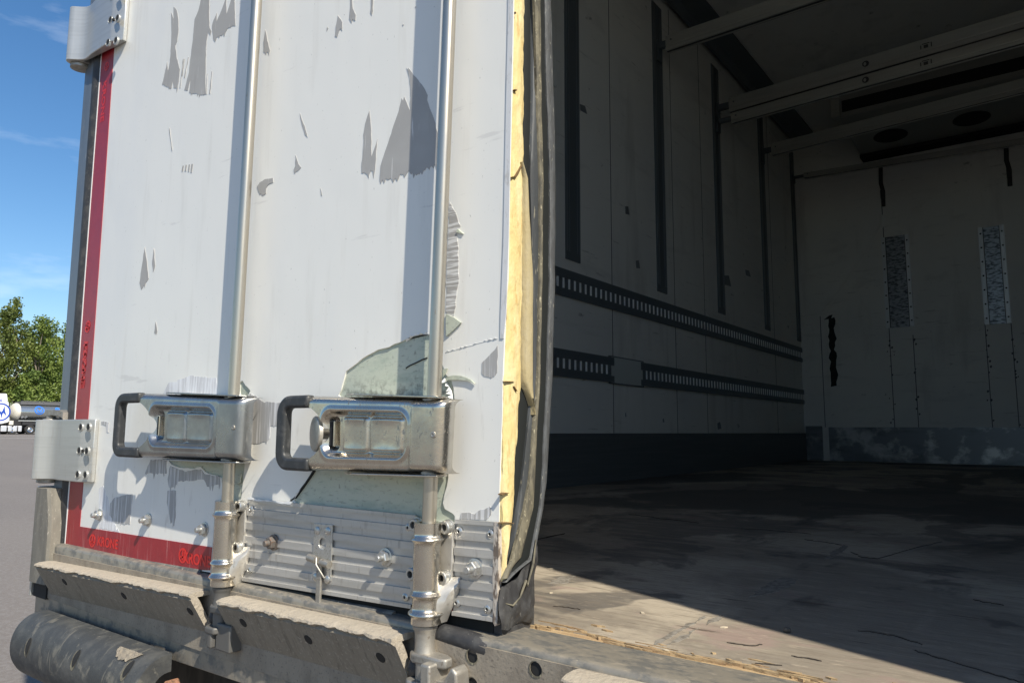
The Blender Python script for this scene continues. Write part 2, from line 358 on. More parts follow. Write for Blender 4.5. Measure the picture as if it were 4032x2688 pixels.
M['asphalt'] = mat('asphalt', (.152,.134,.120), .9, layers=[
    dict(scale=(.09,.35,.2), lo=.42, hi=.66, col=(.120,.105,.097), amt=.8, detail=6),
    dict(scale=(28,28,28), lo=.45, hi=.62, col=(.19,.175,.165), amt=.6, detail=6),
    dict(scale=(120,120,120), lo=.62, hi=.68, col=(.30,.28,.26), amt=.6, detail=2)], bump=[((60,60,60), .5, .01, 5)])
M['line'] = mat('faded_white_road_paint', (.50,.48,.46), .8, layers=[dict(scale=(6,6,6), lo=.45, hi=.65, col=(.25,.23,.22), amt=.7)])
# ------------------------------------------------------------------ ground (the yard rises gently away to the left)
GZ0, GSL = -1.25, 0.0114
def gz(x): return GZ0 - GSL*x
b = MB(); b.add([(-420,-260,gz(-420)),(160,-260,gz(160)),(160,420,gz(160)),(-420,420,gz(-420))], [(0,1,2,3)])
ground = structure(b.build('ground', M['asphalt']))
b = MB()
for (xa, xb, y0, y1) in ((-71.5,-71.1,14,60),(-64.0,-63.5,10,60),(-75.5,-75.3,24,29),(-75.5,-75.3,30,36)):
    b.add([(xa,y0,gz(xa)+.006),(xb,y0,gz(xb)+.006),(xb,y1,gz(xb)+.006),(xa,y1,gz(xa)+.006)], [(0,1,2,3)])
structure(b.build('road_marking', M['line']))

# ------------------------------------------------------------------ the trailer
XL, XR, YB, ZC, ZT = -1.235, 1.235, 6.05, 2.95, 2.88
trailer = thing('box_trailer', 'big white box trailer, battered left rear door shut, dark load space open', 'trailer', (0, 3.0, gz(0)))
T = trailer

def jag(pts, amp=.002, step=.012):
    """the same outline with a broken, uneven edge"""
    out = []; n = len(pts)
    for i in range(n):
        a, c = Vector(pts[i]), Vector(pts[(i+1)%n]); m = max(1, int((c-a).length/step)); nn = (c-a).orthogonal().normalized() if (c-a).length > 1e-6 else Vector((0,0))
        for k in range(m):
            p = a.lerp(c, k/m)
            if k: p = p + nn*random.uniform(-amp, amp)
            out.append((p.x, p.y))
    return out
# --- load space
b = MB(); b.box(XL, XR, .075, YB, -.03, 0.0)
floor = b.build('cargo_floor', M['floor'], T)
# splintered front edge of the floor boards
b = MB(); n = 260
for k in range(n):
    x0 = -.06 + 1.29*k/n + random.uniform(-.01,.01); L = random.uniform(.008,.055)*random.uniform(.4,1.2); y0 = .070 + .006*math.sin(x0*31) + random.gauss(0,.004) + (random.uniform(0,.035) if k % 5 == 0 else 0)
    wd = random.uniform(.0004,.0022); h = random.uniform(.0006,.0024)
    b.prism([(x0,y0),(x0+L*.5,y0-wd),(x0+L,y0+random.uniform(-.003,.003)),(x0+L*.4,y0+wd)], 2, -.004, h)
b.box(-1.23, 1.23, .052, .075, -.03, -.0015)
b.build('floor_edge', M['torn_wood'], floor)

def wall(side):
    xi = XL if side < 0 else XR; xo = xi + side*.040
    b = MB(); b.box(min(xi,xo), max(xi,xo), .0, YB, -.03, ZC)
    wl = b.build('side_wall', [M['wall_in'], M['shell']], T)
    e = -side     # towards the inside
    def bx(mb, y0, y1, z0, z1, d0, d1): mb.box(min(xi+e*d0, xi+e*d1), max(xi+e*d0, xi+e*d1), y0, y1, z0, z1)
    k = MB(); bx(k, .05, YB, 0, .238, -.001, .012); k.build('kick_board', M['kick'], wl)
    for y in (1.30, 2.55, 3.33, 3.80, 5.28): s = MB(); bx(s, y-.0025, y+.0025, .2385, ZC-.052, -.001, .0012); s.build('lining_seam', M['lining_seam'], wl)
    for (zb, zt, gap) in ((.868,.996,None),(.494,.620,(GAP0, GAP1))):
        zm = (zb+zt)/2; runs = [(.3, YB)] if gap is None else [(.3,gap[0]),(gap[1],YB)]
        r = MB()
        for y0, y1 in runs:
            r.mi = 0; bx(r, y0, y1, zb, zt, -.001, .004); bx(r, y0, y1, zt-.042, zt, .004, .010); bx(r, y0, y1, zb, zb+.032, .004, .010)
            r.mi = 1; y = y0 + .02
            while y < y1 - .015:
                bx(r, y, y+.012, zm-.025, zm+.027, .004, .0080); y += .05
        r.build('logistic_rail', [M['track'], M['slot']], wl)
    if side < 0:
        g = MB(); bx(g, GAP0-.045, GAP1+.035, .486, .628, -.001, .0085); g.build('patch_backing', M['track'], wl)
        g = MB(); bx(g, GAP0-.03, GAP1+.02, .492, .622, -.001, .0095); g.build('patch_plate', M['patch'], wl)
    for y in (1.20, 2.165, 3.15, 4.10, 5.10, 6.0):
        v = MB(); y1 = min(y+.065, YB-.001); bx(v, y-.065, y1, 1.05, ZT-.04, -.001, .006)
        v.mi = 1
        for yy in (y-.058, y-.038, y+.033, y+.053):
            if yy+.005 < y1: bx(v, yy, yy+.005, 1.09, ZT-.06, .006, .009)
        v.build('vertical_track', [M['track'], M['track_edge']], wl)
    c = MB(); x0, x1 = xi+e*.03, xi+e*.205
    c.prism([(xi+e*-.001, ZC-.012),(x0, ZC-.05),(x0+e*.02, ZC-.05),(x0+e*.05, ZC-.020),(x1, ZC-.012),(x1, ZC-.002),(xi+e*-.001, ZC-.002)], 1, .02, YB-.002)
    c.build('coving', M['track'], wl)
    # scuff marks and stuck patches on the lining
    for (y, z, a, h) in SCUFFS if side < 0 else []:
        q = MB(); q.prism([(y-a*.4, z-h),(y+a*.5, z-h*.8),(y+a*.35, z+h*.3),(y+a*.2, z+h),(y-a*.5, z+h*.6)], 0, xi-.001, xi+.0012)
        q.build('stuck_patch', M['track_edge'], wl)
    return wl
GAP0, GAP1 = 2.547, 2.846
SCUFFS = [(2.2771, 1.851) + (.07,.02), (2.7323, 1.4412) + (.05,.025), (2.848, 1.1634) + (.05,.025),
          (4.2347, 1.3071) + (.14,.04), (4.6787, 1.4385) + (.12,.025), (3.1357, 0.3106) + (.02,.012),
          (2.6801, 0.3337) + (.01,.012), (3.9968, 0.288) + (.07,.025)]
wall(-1); wall(1)
b = MB(); b.box(XL-.040, XR+.040, 0.011, YB+.06, ZC, ZC+.07)
roof = b.build('roof', M['wall_in'], T)
b = MB(); b.box(XL, XR, YB, YB+.06, -.03, ZC)
bulk = b.build('bulkhead', M['wall_in'], T)
b = MB(); b.box(XL+.015, -1.085, YB-.022, YB-.0005, .005, .30); b.box(-1.03, XR-.015, YB-.018, YB-.0005, .003, .29)
b.build('kick_board', M['kick_alu'], bulk)
for x, z0, z1 in ((-.515,.29,1.13),(-.34,.29,1.05),(.165,.29,1.10),(.335,.29,1.09),(-1.06,.29,1.27),(-.515,1.9,2.55)): b = MB(); b.box(x-.003, x+.003, YB-.0012, YB+.001, z0, z1); b.build('panel_seam', M['lining_seam'], bulk)
for k in range(46):
    b = MB(); x = random.choice((-.515,-.34,.165,.335)) + random.gauss(0,.012); z = random.uniform(.3,1.1); h = random.uniform(.004,.014)
    b.prism([(x-h*.7,z),(x,z-h),(x+h*.8,z+h*.2),(x+h*.1,z+h)], 1, YB-.0016-.00002*k, YB+.001)
    b.build('scuff_mark', M['lining_seam'], bulk)
for x0, x1, z0, z1 in ((-.535,-.325,1.12,1.90),(.165,.338,1.09,1.87)):
    v = MB(); v.box(x0+.035, x1-.035, YB-.006, YB-.0005, z0, z1); vs = v.build('vent_strip', M['vent'], bulk)
    v = MB()
    for a, c in ((x0, x0+.03), (x1-.03, x1)):
        v.mi = 0; v.box(a, c, YB-.014, YB-.0005, z0, z1)
        v.mi = 1
        for i in range(7): v.lathe(((a+c)/2, YB-.014, z0+.05+i*(z1-z0-.1)/6), (0,-1,0), [(-.002,.007),(.002,.007),(.003,.0)], 8)
    v.build('vent_rail', [M['vent_rail'], M['dark_hole']], vs)
    v = MB()
    v.box(x0+.031, x0+.0345, YB-.010, YB-.0005, z0, z1); v.box(x1-.0345, x1-.031, YB-.010, YB-.0005, z0, z1); v.build('vent_gap', M['dark_hole'], vs)
# long gouge in the lining of the bulkhead
b = MB()
pts = []
for k in range(20):
    z = .64 + .60*k/19; pts.append((-.995 + .006*math.sin(k*2.1) + random.uniform(-.006,.006), z))
for k in range(20):
    z = 1.25 - .60*k/19; pts.append((-.945 + .008*math.sin(k*1.3) + random.uniform(-.007,.007), z))
b.prism(pts, 1, YB-.0016, YB+.001)
b.prism([(-1.03,1.235),(-.97,1.24),(-.955,1.275),(-.985,1.27)], 1, YB-.0017, YB+.001)
b.build('gouge', M['dark_hole'], bulk)
for xs in (-.505, .395):
    b = MB(); b.tube([(xs,YB-.012,2.52),(xs-.006,YB-.014,2.38),(xs+.008,YB-.012,2.30),(xs+.004,YB-.012,2.17)], .016, 8, (.5,1.0))
    b.box(xs-.012, xs+.018, YB-.03, YB-.001, 2.24, 2.31)
    b.build('hanging_strap', M['black'], bulk, smooth=40)
b = MB(); b.tube([(-.515,YB-.006,2.10),(-.53,YB-.006,2.0),(-.70,YB-.006,1.72),(-.90,YB-.006,1.45),(-1.03,YB-.006,1.30)], .012, 8, (.3,1.6)); b.build('air_duct_edge', M['wall_in'], bulk, smooth=40)
# cooler under the roof at the front
b = MB(); b.prism([(5.20,ZC-.001),(5.20,2.70),(5.34,2.66),(5.98,2.62),(YB-.001,2.62),(YB-.001,ZC-.001)], 0, -.64, .66)
ev = b.build('cooler_unit', M['evap'], roof, bevel=.006)
for ex in (-.36, .20):
    b = MB(); b.lathe((ex, 5.66, 2.640), (0,-.0624,-1), [(-.004,.125),(.002,.125),(.003,.115),(.002,.0)], 32); b.build('fan_opening', M['dark_hole'], ev, smooth=30)
b = MB(); b.box(-.64, .66, 5.90, YB-.002, 2.592, 2.6195); b.build('return_air_gap', M['dark_hole'], ev)
b = MB(); b.box(-.62, .64, 5.192, 5.2, 2.74, 2.83); b.build('supply_air_gap', M['dark_hole'], ev)
b = MB(); b.box(-.70, -.635, 5.18, 5.30, 2.71, 2.86); b.build('cooler_bracket', M['beam'], ev, bevel=.003)

# --- rear frame
b = MB()
prof = [(-.0165,-.0075),(-.0150,-.0035),(-.0115,-.0008),(-.006,.0004),(.012,.0015),(.052,.0015),(.052,-.03),(.02,-.06),(.02,-.135),(-.004,-.135),(-.016,-.128)]
n = 60; rings = []
for k in range(n+1):
    x = -1.29 + 2.58*k/n
    rings.append([(x, p[0], p[1] + (.012*(x) - .014 if p[1] < -.1 else 0)) for p in prof])
b.loft(rings)
sill = b.build('rear_sill', [M['sill']], T, smooth=50)
CRK = [[(-0.4955, 1.2834), (-0.4307, 1.2699), (-0.3691, 1.2431), (-0.3052, 1.235), (-0.2449, 1.2142)], [(0.0697, 1.0753), (0.1111, 1.0649), (0.1587, 1.0408)], [(0.1946, 0.956), (0.2321, 0.8939), (0.2592, 0.899), (0.2895, 1.0668), (0.3322, 1.2391)], [(0.34, 0.2984), (0.3625, 0.3004), (0.3823, 0.2996), (0.416, 0.2786)], [(0.4101, 0.2467), (0.428, 0.2364), (0.446, 0.2283), (0.474, 0.212), (0.4979, 0.1996), (0.5172, 0.1903)], [(0.2283, 0.1461), (0.2537, 0.1487), (0.2646, 0.1626)], [(0.2813, 0.0881), (0.3064, 0.0978)], [(-0.0372, 0.1689), (-0.0201, 0.1771), (0.0053, 0.1773)], [(-0.42, 0.6889), (-0.4233, 0.7536), (-0.4248, 0.8143)], [(-0.115, 1.1736), (-0.0586, 1.1915), (0.0572, 1.1812)], [(0.3038, 0.1395), (0.3178, 0.1402), (0.3365, 0.1397)], [(0.4426, 0.5909), (0.4653, 0.5819), (0.4817, 0.5773)]]
for L in CRK:
    q = []
    for (xa, ya), (xb, yb) in zip(L, L[1:]):
        for k in range(5): q.append((xa+(xb-xa)*k/5+random.gauss(0,.0012), ya+(yb-ya)*k/5+random.gauss(0,.0022)*(.3+ya)))
    L = q + [L[-1]]
    b = MB(); up = []; dn = []
    for i, (x, y) in enumerate(L):
        e = 0 if i in (0, len(L)-1) else (.0006+.0008*abs(y))*random.uniform(.4,1.7); up.append((x,y+e)); dn.append((x,y-e))
    b.prism(up+dn[::-1], 2, -.002, .0012); b.build('floor_crack', M['crack'], floor)
SCF = [[(0.1635, 0.0764), (0.1578, 0.1154), (0.1561, 0.1573), (0.1575, 0.2511), (0.163, 0.245), (0.1635, 0.1541), (0.1665, 0.0966)], [(0.1669, 0.4057), (0.1575, 0.5204), (0.1612, 0.5926), (0.1903, 0.5868), (0.1969, 0.5184), (0.1838, 0.4473)], [(0.1773, 0.81), (0.1651, 0.9329), (0.1603, 1.0541), (0.1739, 1.033), (0.1824, 0.8946)], [(0.1781, 0.2072), (0.1714, 0.2471), (0.1764, 0.2702), (0.1832, 0.2361)], [(0.1751, 0.0723), (0.1726, 0.1268), (0.1766, 0.1926), (0.1809, 0.1272)], [(-0.1305, 0.2971), (-0.1429, 0.3564), (-0.127, 0.3809), (-0.1076, 0.3148)]]
for L in SCF:
    b = MB(); b.slab(jag(L, .004, .012), [], 2, -.001, .0006); b.build('floor_scuff', M['scuff'], floor)
b = MB()
face = [(-1.27,-.115),(-1.27,-.020),(-.12,-.0085),(1.28,-.0085),(1.28,-.118),(0,-.125)]
def ring_pts(c, rx, rz, n=18): return [(c[0]+rx*math.cos(2*math.pi*k/n), c[1]+rz*math.sin(2*math.pi*k/n)) for k in range(n)]
FH = [(-0.0301, -0.0233), (0.0643, -0.0205), (-0.0287, -0.0559)]
b.slab(face, [ring_pts(c, .0085, .0085) for c in FH], 1, -.0185, -.0163)
b.build('rear_plate', M['frame'], sill)
for c in FH: b = MB(); b.lathe((c[0],-.0162,c[1]), (0,-1,0), [(-.002,.0084),(.0006,.0084),(.0006,0)], 20); b.build('drilled_hole', M['dark_hole'], sill)
b = MB()
for c in FH: b.slab(ring_pts(c,.0097,.0097), [ring_pts((c[0]+.0008,c[1]+.0012),.0084,.0084)], 1, -.0190, -.0186)
b.build('hole_crescent', M['seal_lip'], sill)
for s in (-1, 1):
    b = MB(); pf = [(1.30,.10),(1.30,.004),(1.295,-.004),(1.252,-.004),(1.247,.002),(1.244,.012),(1.236,.014),(1.236,.10)]
    b.loft([[(s*(px+dx), py, z) for px, py in pf] for z, dx in ((-.03,-.022),(.30,-.020),(1.0,-.014),(ZC+.07,.0))])
    b.build('corner_post', M['post'], T, bevel=.003)
b = MB(); b.box(-1.30, 1.30, .0, .10, ZC+.0705, ZC+.14); b.build('rear_header', M['post'], T)

# --- the shut left door
DX0, DX1, DZ0, DZ1 = -1.232, 0.0, -.004, ZC-.03
b = MB(); b.box(DX0, -.006, .0062, .078, .002, DZ1); b.prism([(DX0+.002,.0019),(-.014,.0019),(-.014,.026),(-.55,.018),(-.62,.008),(DX0+.002,.003)], 1, .0030, .0061)
door = b.build('rear_door', M['seal_dark'], T)
b = MB(); b.prism([(DX0+.001,.004),(-.62,.010),(-.55,.020),(-.012,.028),(-.012,DZ1-.001),(DX0+.001,DZ1-.001)], 1, .0024, .0060); b.build('ply_layer', M['sage'], door)
TORN = [  # where the outer skin is torn off and the pale green ply shows
    [(-0.1162, 0.3803), (-0.1301, 0.3813), (-0.1492, 0.3828), (-0.1661, 0.3797), (-0.1963, 0.3724), (-0.2185, 0.3675), (-0.2505, 0.3598), (-0.2757, 0.3481), (-0.2977, 0.338), (-0.3047, 0.3198), (-0.3138, 0.3015), (-0.2905, 0.2898), (-0.1465, 0.2842), (-0.0789, 0.2859), (-0.0816, 0.3051), (-0.0864, 0.3169), (-0.0959, 0.3243), (-0.1042, 0.3424), (-0.1079, 0.3665)],
    [(-0.3636, 0.195), (-0.3824, 0.1676), (-0.399, 0.1518), (-0.4111, 0.1391), (-0.4135, 0.125), (-0.144, 0.1274), (-0.0768, 0.1308), (-0.0765, 0.1391), (-0.0804, 0.1421), (-0.094, 0.147), (-0.0976, 0.1543), (-0.0885, 0.1885), (-0.0895, 0.2036), (-0.1836, 0.2025)],
    [(-0.791, 0.1969), (-0.795, 0.1911), (-0.7817, 0.184), (-0.7679, 0.1811), (-0.7356, 0.1785), (-0.7025, 0.1785), (-0.6815, 0.1823), (-0.6666, 0.1742), (-0.6419, 0.17), (-0.6146, 0.1662), (-0.6093, 0.1456), (-0.6106, 0.1234), (-0.5748, 0.1237), (-0.5528, 0.1332), (-0.5516, 0.1485), (-0.5474, 0.1921), (-0.5469, 0.2048), (-0.666, 0.2039)],
    [(-0.5745, 0.3302), (-0.5671, 0.3339), (-0.5647, 0.3323), (-0.5568, 0.3253), (-0.5489, 0.3209), (-0.5437, 0.3175), (-0.5414, 0.3146), (-0.5452, 0.3103), (-0.5475, 0.3037), (-0.5723, 0.3043)],
]
b = MB(); SE = [(-0.0044, 0.0196), (-0.0038, 0.0922), (-0.0035, 0.1538), (-0.003, 0.1849), (0.0003, 0.2766), (0.0004, 0.312), (0.0053, 0.426), (0.0073, 0.4424), (0.0093, 0.5771), (0.012, 0.6808), (0.0146, 0.8232)]
b.slab([(DX0,-.008),(-.62,.004),(-.55,.014),(SE[0][0],.022)]+SE[1:]+[(SE[-1][0]+.004,DZ1),(DX0,DZ1)], [jag(t, .0016, .010) for t in TORN], 1, 0.0, .0025)
b.build('outer_skin', M['skin'], door)
# lifted, curled lips along the tears
def curl(mb, pts, wdt, lift):
    for i in range(len(pts)-1):
        a, c = Vector(pts[i]), Vector(pts[i+1]); nn = (c-a).orthogonal().normalized()
        w0 = wdt*random.uniform(.4,1.2); l0 = lift*random.uniform(.3,1.2)
        p = a.lerp(c,.5)+nn*w0
        mb.add([(a.x,-.0004,a.y),(c.x,-.0004,c.y),(p.x,-l0,p.y),(a.x,.0012,a.y),(c.x,.0012,c.y),(p.x,-l0+.0012,p.y)], [(0,1,2),(5,4,3),(0,3,4,1),(1,4,5,2),(2,5,3,0)])
b = MB()
random.seed(3)
curl(b, [(-0.1716, 0.3742), (-0.1641, 0.3783), (-0.1579, 0.3811), (-0.1466, 0.3819), (-0.1367, 0.3827), (-0.1287, 0.3826)], .004, .004)
curl(b, [(-0.0976, 0.3537), (-0.0883, 0.3553), (-0.0791, 0.3565), (-0.0723, 0.3578), (-0.0655, 0.3587), (-0.0577, 0.3599), (-0.0499, 0.3607), (-0.0411, 0.3627), (-0.0324, 0.3638), (-0.0249, 0.365), (-0.0163, 0.3657), (-0.0079, 0.3667)], .0016, .0014)
curl(b, [(-0.0836, 0.2912), (-0.0843, 0.2972), (-0.0861, 0.3024), (-0.0897, 0.3078), (-0.0945, 0.314), (-0.0981, 0.3194)], .006, .006)
curl(b, [(-0.1467, 0.1358), (-0.207, 0.1351), (-0.2747, 0.1351), (-0.348, 0.1361), (-0.4044, 0.1356), (-0.4111, 0.1391), (-0.393, 0.1581), (-0.3662, 0.185)], .002, .002)
b.build('torn_lip', M['skin_edge'], door)
# slivers of ply still hanging on
b = MB()
for P, y0 in (([(-0.0958, 0.4067), (-0.081, 0.4006), (-0.0682, 0.3924), (-0.0825, 0.383), (-0.0945, 0.376)],-.0025), ([(-0.095, 0.3165), (-0.0905, 0.3212), (-0.0802, 0.3225), (-0.0688, 0.3216), (-0.0587, 0.319), (-0.0498, 0.3153), (-0.0429, 0.3102), (-0.0542, 0.314), (-0.0665, 0.3158), (-0.0801, 0.3165)],-.003),
              ([(-0.5692, 0.1701), (-0.5508, 0.1758), (-0.5533, 0.161), (-0.5687, 0.1559)],-.004), ([(-0.0773, 0.5226), (-0.0668, 0.5139), (-0.0797, 0.5181)],-.002), ([(-0.0989, 0.3316), (-0.0912, 0.3321), (-0.0964, 0.3236), (-0.0989, 0.3211)],-.003)):
    b = MB(); b.prism(P, 1, y0, y0+.002); b.build('hanging_sliver', M['sage'], door)
# crack line in the green ply and the split below the right handle
b = MB()
for pl in ([(-0.173, 0.3367), (-0.1654, 0.34), (-0.1529, 0.3435), (-0.1418, 0.347), (-0.1321, 0.3492)],[(-0.1717, 0.3777), (-0.1565, 0.3794), (-0.1342, 0.3816), (-0.1276, 0.3827)]):
    for i in range(len(pl)-1):
        (xa,za),(xc,zc_) = pl[i], pl[i+1]; b.prism([(xa,za-.0008),(xc,zc_-.0008),(xc,zc_+.0008),(xa,za+.0008)], 1, .0012, .0028)
b.build('ply_crack', M['dark_hole'], door)
b = MB(); sp = [(-0.3625, 0.1872), (-0.3693, 0.1794), (-0.3811, 0.1677), (-0.3901, 0.1587), (-0.3992, 0.1503), (-0.4074, 0.1424), (-0.4179, 0.1378)]
b.prism(sp + [(x-.0022-.0012*(i%2), z+.0012) for i, (x, z) in list(enumerate(sp))[::-1]], 1, -.0009, .0022); b.build('skin_split', M['dark_hole'], door)
# patches where the white surface has worn through to grey
PEEL = [[(-0.8831, 1.1384), (-0.8677, 1.1242), (-0.8596, 1.1019), (-0.8557, 1.0788), (-0.8584, 1.0532), (-0.8648, 1.0457), (-0.8576, 1.0194), (-0.8466, 0.9969), (-0.8403, 0.9855), (-0.8415, 0.967), (-0.8442, 0.9454), (-0.8608, 0.9509), (-0.8658, 0.9683), (-0.8697, 0.954), (-0.8888, 0.9619), (-0.9099, 0.974), (-0.9047, 0.9858), (-0.9, 1.0013), (-0.8946, 1.019), (-0.8885, 0.9966), (-0.8847, 1.0087), (-0.8825, 1.0273), (-0.8827, 1.0516), (-0.8844, 1.0813), (-0.8882, 1.1071), (-0.8908, 1.1288), (-0.8855, 1.1208), (-0.8789, 1.1087)], [(-0.7715, 1.1273), (-0.7448, 1.1173), (-0.7392, 1.0597), (-0.7353, 1.04), (-0.7287, 1.0308), (-0.7317, 1.0227), (-0.7404, 1.0325), (-0.7446, 1.0156), (-0.7442, 0.9926), (-0.7422, 0.9647), (-0.7411, 0.9417), (-0.7352, 0.9017), (-0.7551, 0.9069), (-0.7756, 0.915), (-0.7985, 0.9231), (-0.7956, 0.9534), (-0.8044, 0.9294), (-0.818, 0.9344), (-0.8114, 0.9488), (-0.8037, 0.972), (-0.8007, 1.0014), (-0.7975, 1.0284), (-0.7958, 1.0513), (-0.7947, 1.0791), (-0.782, 1.0935)], [(-0.7278, 1.042), (-0.7248, 1.05), (-0.7128, 1.0641), (-0.7122, 1.0457), (-0.6942, 1.0665), (-0.6828, 1.085), (-0.6778, 1.0494), (-0.662, 1.0773), (-0.6533, 1.0741), (-0.6462, 1.0204), (-0.6448, 1.0133), (-0.6567, 1.0174), (-0.6712, 1.0175), (-0.678, 1.0114), (-0.6854, 1.0117), (-0.6888, 1.0083), (-0.6965, 1.0109), (-0.7021, 1.0105), (-0.7078, 1.0113), (-0.7126, 1.0028), (-0.719, 1.0094), (-0.7245, 1.0271)], [(-0.8307, 1.005), (-0.8281, 1.0042), (-0.8339, 0.9432), (-0.8369, 0.944)], [(-0.8256, 1.0034), (-0.8238, 1.0028), (-0.8283, 0.9678), (-0.8309, 0.9685)], [(-0.811, 1.0023), (-0.8089, 1.0016), (-0.8192, 0.9604), (-0.8222, 0.9613)], [(-0.7195, 0.9442), (-0.7175, 0.9431), (-0.72, 0.8983), (-0.7235, 0.8993)], [(-0.7356, 0.9446), (-0.734, 0.9441), (-0.7329, 0.9011), (-0.7348, 0.9016)], [(-0.869, 0.8665), (-0.8672, 0.866), (-0.8501, 0.8131), (-0.8523, 0.8136)], [(-0.4358, 0.784), (-0.4314, 0.7741), (-0.421, 0.7565), (-0.4153, 0.7428), (-0.4123, 0.7347), (-0.4201, 0.7415), (-0.4265, 0.7555), (-0.4332, 0.7721)], [(-0.4433, 0.7112), (-0.4381, 0.7014), (-0.4339, 0.6931), (-0.4267, 0.6854), (-0.4303, 0.6837), (-0.4361, 0.6813), (-0.4452, 0.6813), (-0.4466, 0.686), (-0.4421, 0.6924)], [(-0.2623, 0.7413), (-0.2595, 0.7269), (-0.2568, 0.7081), (-0.2558, 0.683), (-0.2542, 0.6658), (-0.2487, 0.6769), (-0.2424, 0.691), (-0.2446, 0.667), (-0.2452, 0.6515), (-0.2471, 0.6364), (-0.2484, 0.63), (-0.251, 0.6417), (-0.2552, 0.6437), (-0.2594, 0.6323), (-0.2628, 0.6386), (-0.2693, 0.6434), (-0.2757, 0.6436), (-0.2767, 0.654), (-0.2744, 0.6738), (-0.2731, 0.6962), (-0.2745, 0.7056), (-0.271, 0.723), (-0.2667, 0.7333)], [(-0.1832, 0.7873), (-0.1774, 0.7789), (-0.1802, 0.7864), (-0.1594, 0.7614), (-0.1448, 0.742), (-0.1395, 0.7319), (-0.1402, 0.7246), (-0.1314, 0.7042), (-0.1228, 0.685), (-0.1154, 0.6581), (-0.1147, 0.6238), (-0.1281, 0.6226), (-0.139, 0.6229), (-0.1444, 0.6199), (-0.1554, 0.617), (-0.1582, 0.6155), (-0.1668, 0.6215), (-0.174, 0.6263), (-0.1782, 0.6218), (-0.1823, 0.6174), (-0.1854, 0.6234), (-0.1912, 0.6246), (-0.1968, 0.615), (-0.2013, 0.6203), (-0.2056, 0.6146), (-0.2102, 0.6221), (-0.2162, 0.6212), (-0.2208, 0.6243), (-0.225, 0.6175), (-0.2283, 0.6237), (-0.2326, 0.618), (-0.235, 0.6251), (-0.2337, 0.6468), (-0.2267, 0.6629), (-0.2155, 0.6867), (-0.2043, 0.7103), (-0.1974, 0.7239), (-0.1921, 0.7423), (-0.189, 0.7371), (-0.1871, 0.7431), (-0.1815, 0.7328), (-0.1739, 0.7176), (-0.1743, 0.7505), (-0.1768, 0.7688)], [(-0.5481, 0.972), (-0.5413, 0.9548), (-0.5345, 0.9363), (-0.53, 0.9263), (-0.5447, 0.9267), (-0.55, 0.9306), (-0.5515, 0.95)], [(-0.3457, 0.9284), (-0.3338, 0.9124), (-0.3331, 0.8974), (-0.3375, 0.9026), (-0.3408, 0.9001), (-0.3456, 0.8906), (-0.351, 0.8937), (-0.3501, 0.9106)], [(-0.3159, 0.9549), (-0.313, 0.9514), (-0.3092, 0.928), (-0.3012, 0.9131), (-0.3018, 0.9041), (-0.3087, 0.9085), (-0.3108, 0.9032), (-0.3167, 0.9125), (-0.3154, 0.9303)], [(-0.2652, 0.9335), (-0.2613, 0.9321), (-0.2609, 0.9059), (-0.2632, 0.8996), (-0.2667, 0.9056)], [(-0.5495, 0.6771), (-0.5416, 0.6833), (-0.5274, 0.686), (-0.5038, 0.6836), (-0.5024, 0.6753), (-0.5164, 0.6743), (-0.5221, 0.6691), (-0.5221, 0.659), (-0.5314, 0.6569), (-0.5445, 0.6672)], [(-0.3725, 0.9183), (-0.3694, 0.9135), (-0.3731, 0.9098)], [(-0.3743, 0.6397), (-0.369, 0.6257), (-0.3719, 0.6269)], [(-0.1684, 0.8799), (-0.1661, 0.8786), (-0.1672, 0.8772)], [(-0.1943, 0.8604), (-0.1913, 0.8587), (-0.193, 0.8575)], [(-0.9372, 0.6245), (-0.9242, 0.5931), (-0.9123, 0.5551), (-0.9237, 0.5473), (-0.9399, 0.5355), (-0.9491, 0.5503), (-0.9454, 0.5775)], [(-0.8992, 0.617), (-0.8893, 0.5793), (-0.8964, 0.5667), (-0.9028, 0.5902)], [(-0.8733, 0.4633), (-0.8641, 0.4432), (-0.8756, 0.4406)], [(-0.8064, 0.7717), (-0.8014, 0.7706), (-0.8037, 0.7621), (-0.8087, 0.7632)], [(-0.795, 0.771), (-0.7901, 0.77), (-0.792, 0.7578), (-0.7969, 0.7589)], [(-0.7837, 0.7694), (-0.7788, 0.7684), (-0.7804, 0.7535), (-0.7852, 0.7546)], [(-0.774, 0.7682), (-0.7675, 0.7668), (-0.7705, 0.7496), (-0.7753, 0.7507)]]
def bristle(p, amp=.007):
    """worn patches end in ragged bristles along their lower edge"""
    out = []; n = len(p); zc = min(q[1] for q in p)
    for i in range(n):
        (xa, za), (xb, zb) = p[i], p[(i+1)%n]; out.append((xa, za))
        if abs(xb-xa) > abs(zb-za)*1.2 and ((za+zb)/2-zc) < .35*(max(q[1] for q in p)-zc):
            m = max(1, int(abs(xb-xa)/.0022))
            for k in range(1, m): t = k/m; out.append((xa+(xb-xa)*t+random.uniform(-.0006,.0006), za+(zb-za)*t-(random.random()**3)*amp*1.5*(random.random() < .6)))
    return out
def patches(name, polys, m, amp=.0012, y=-.0005):
    for i, p in enumerate(polys): q = MB(); q.slab(bristle(jag(p, amp, .006)), [], 1, y-.00003*(i%9), .0004); q.build(name, m, door)
patches('worn_patch', PEEL, M['peel'], .0008)
patches('streaky_patch', [[(-0.094, 0.5637), (-0.082, 0.5463), (-0.0728, 0.5256), (-0.079, 0.5198), (-0.0777, 0.5019), (-0.0754, 0.4746), (-0.0744, 0.4529), (-0.0782, 0.432), (-0.0796, 0.4161), (-0.0828, 0.401), (-0.0909, 0.4033), (-0.0977, 0.4099), (-0.0973, 0.4233), (-0.097, 0.4611), (-0.0959, 0.5157)]], M['peel_streak'], y=-.0005)
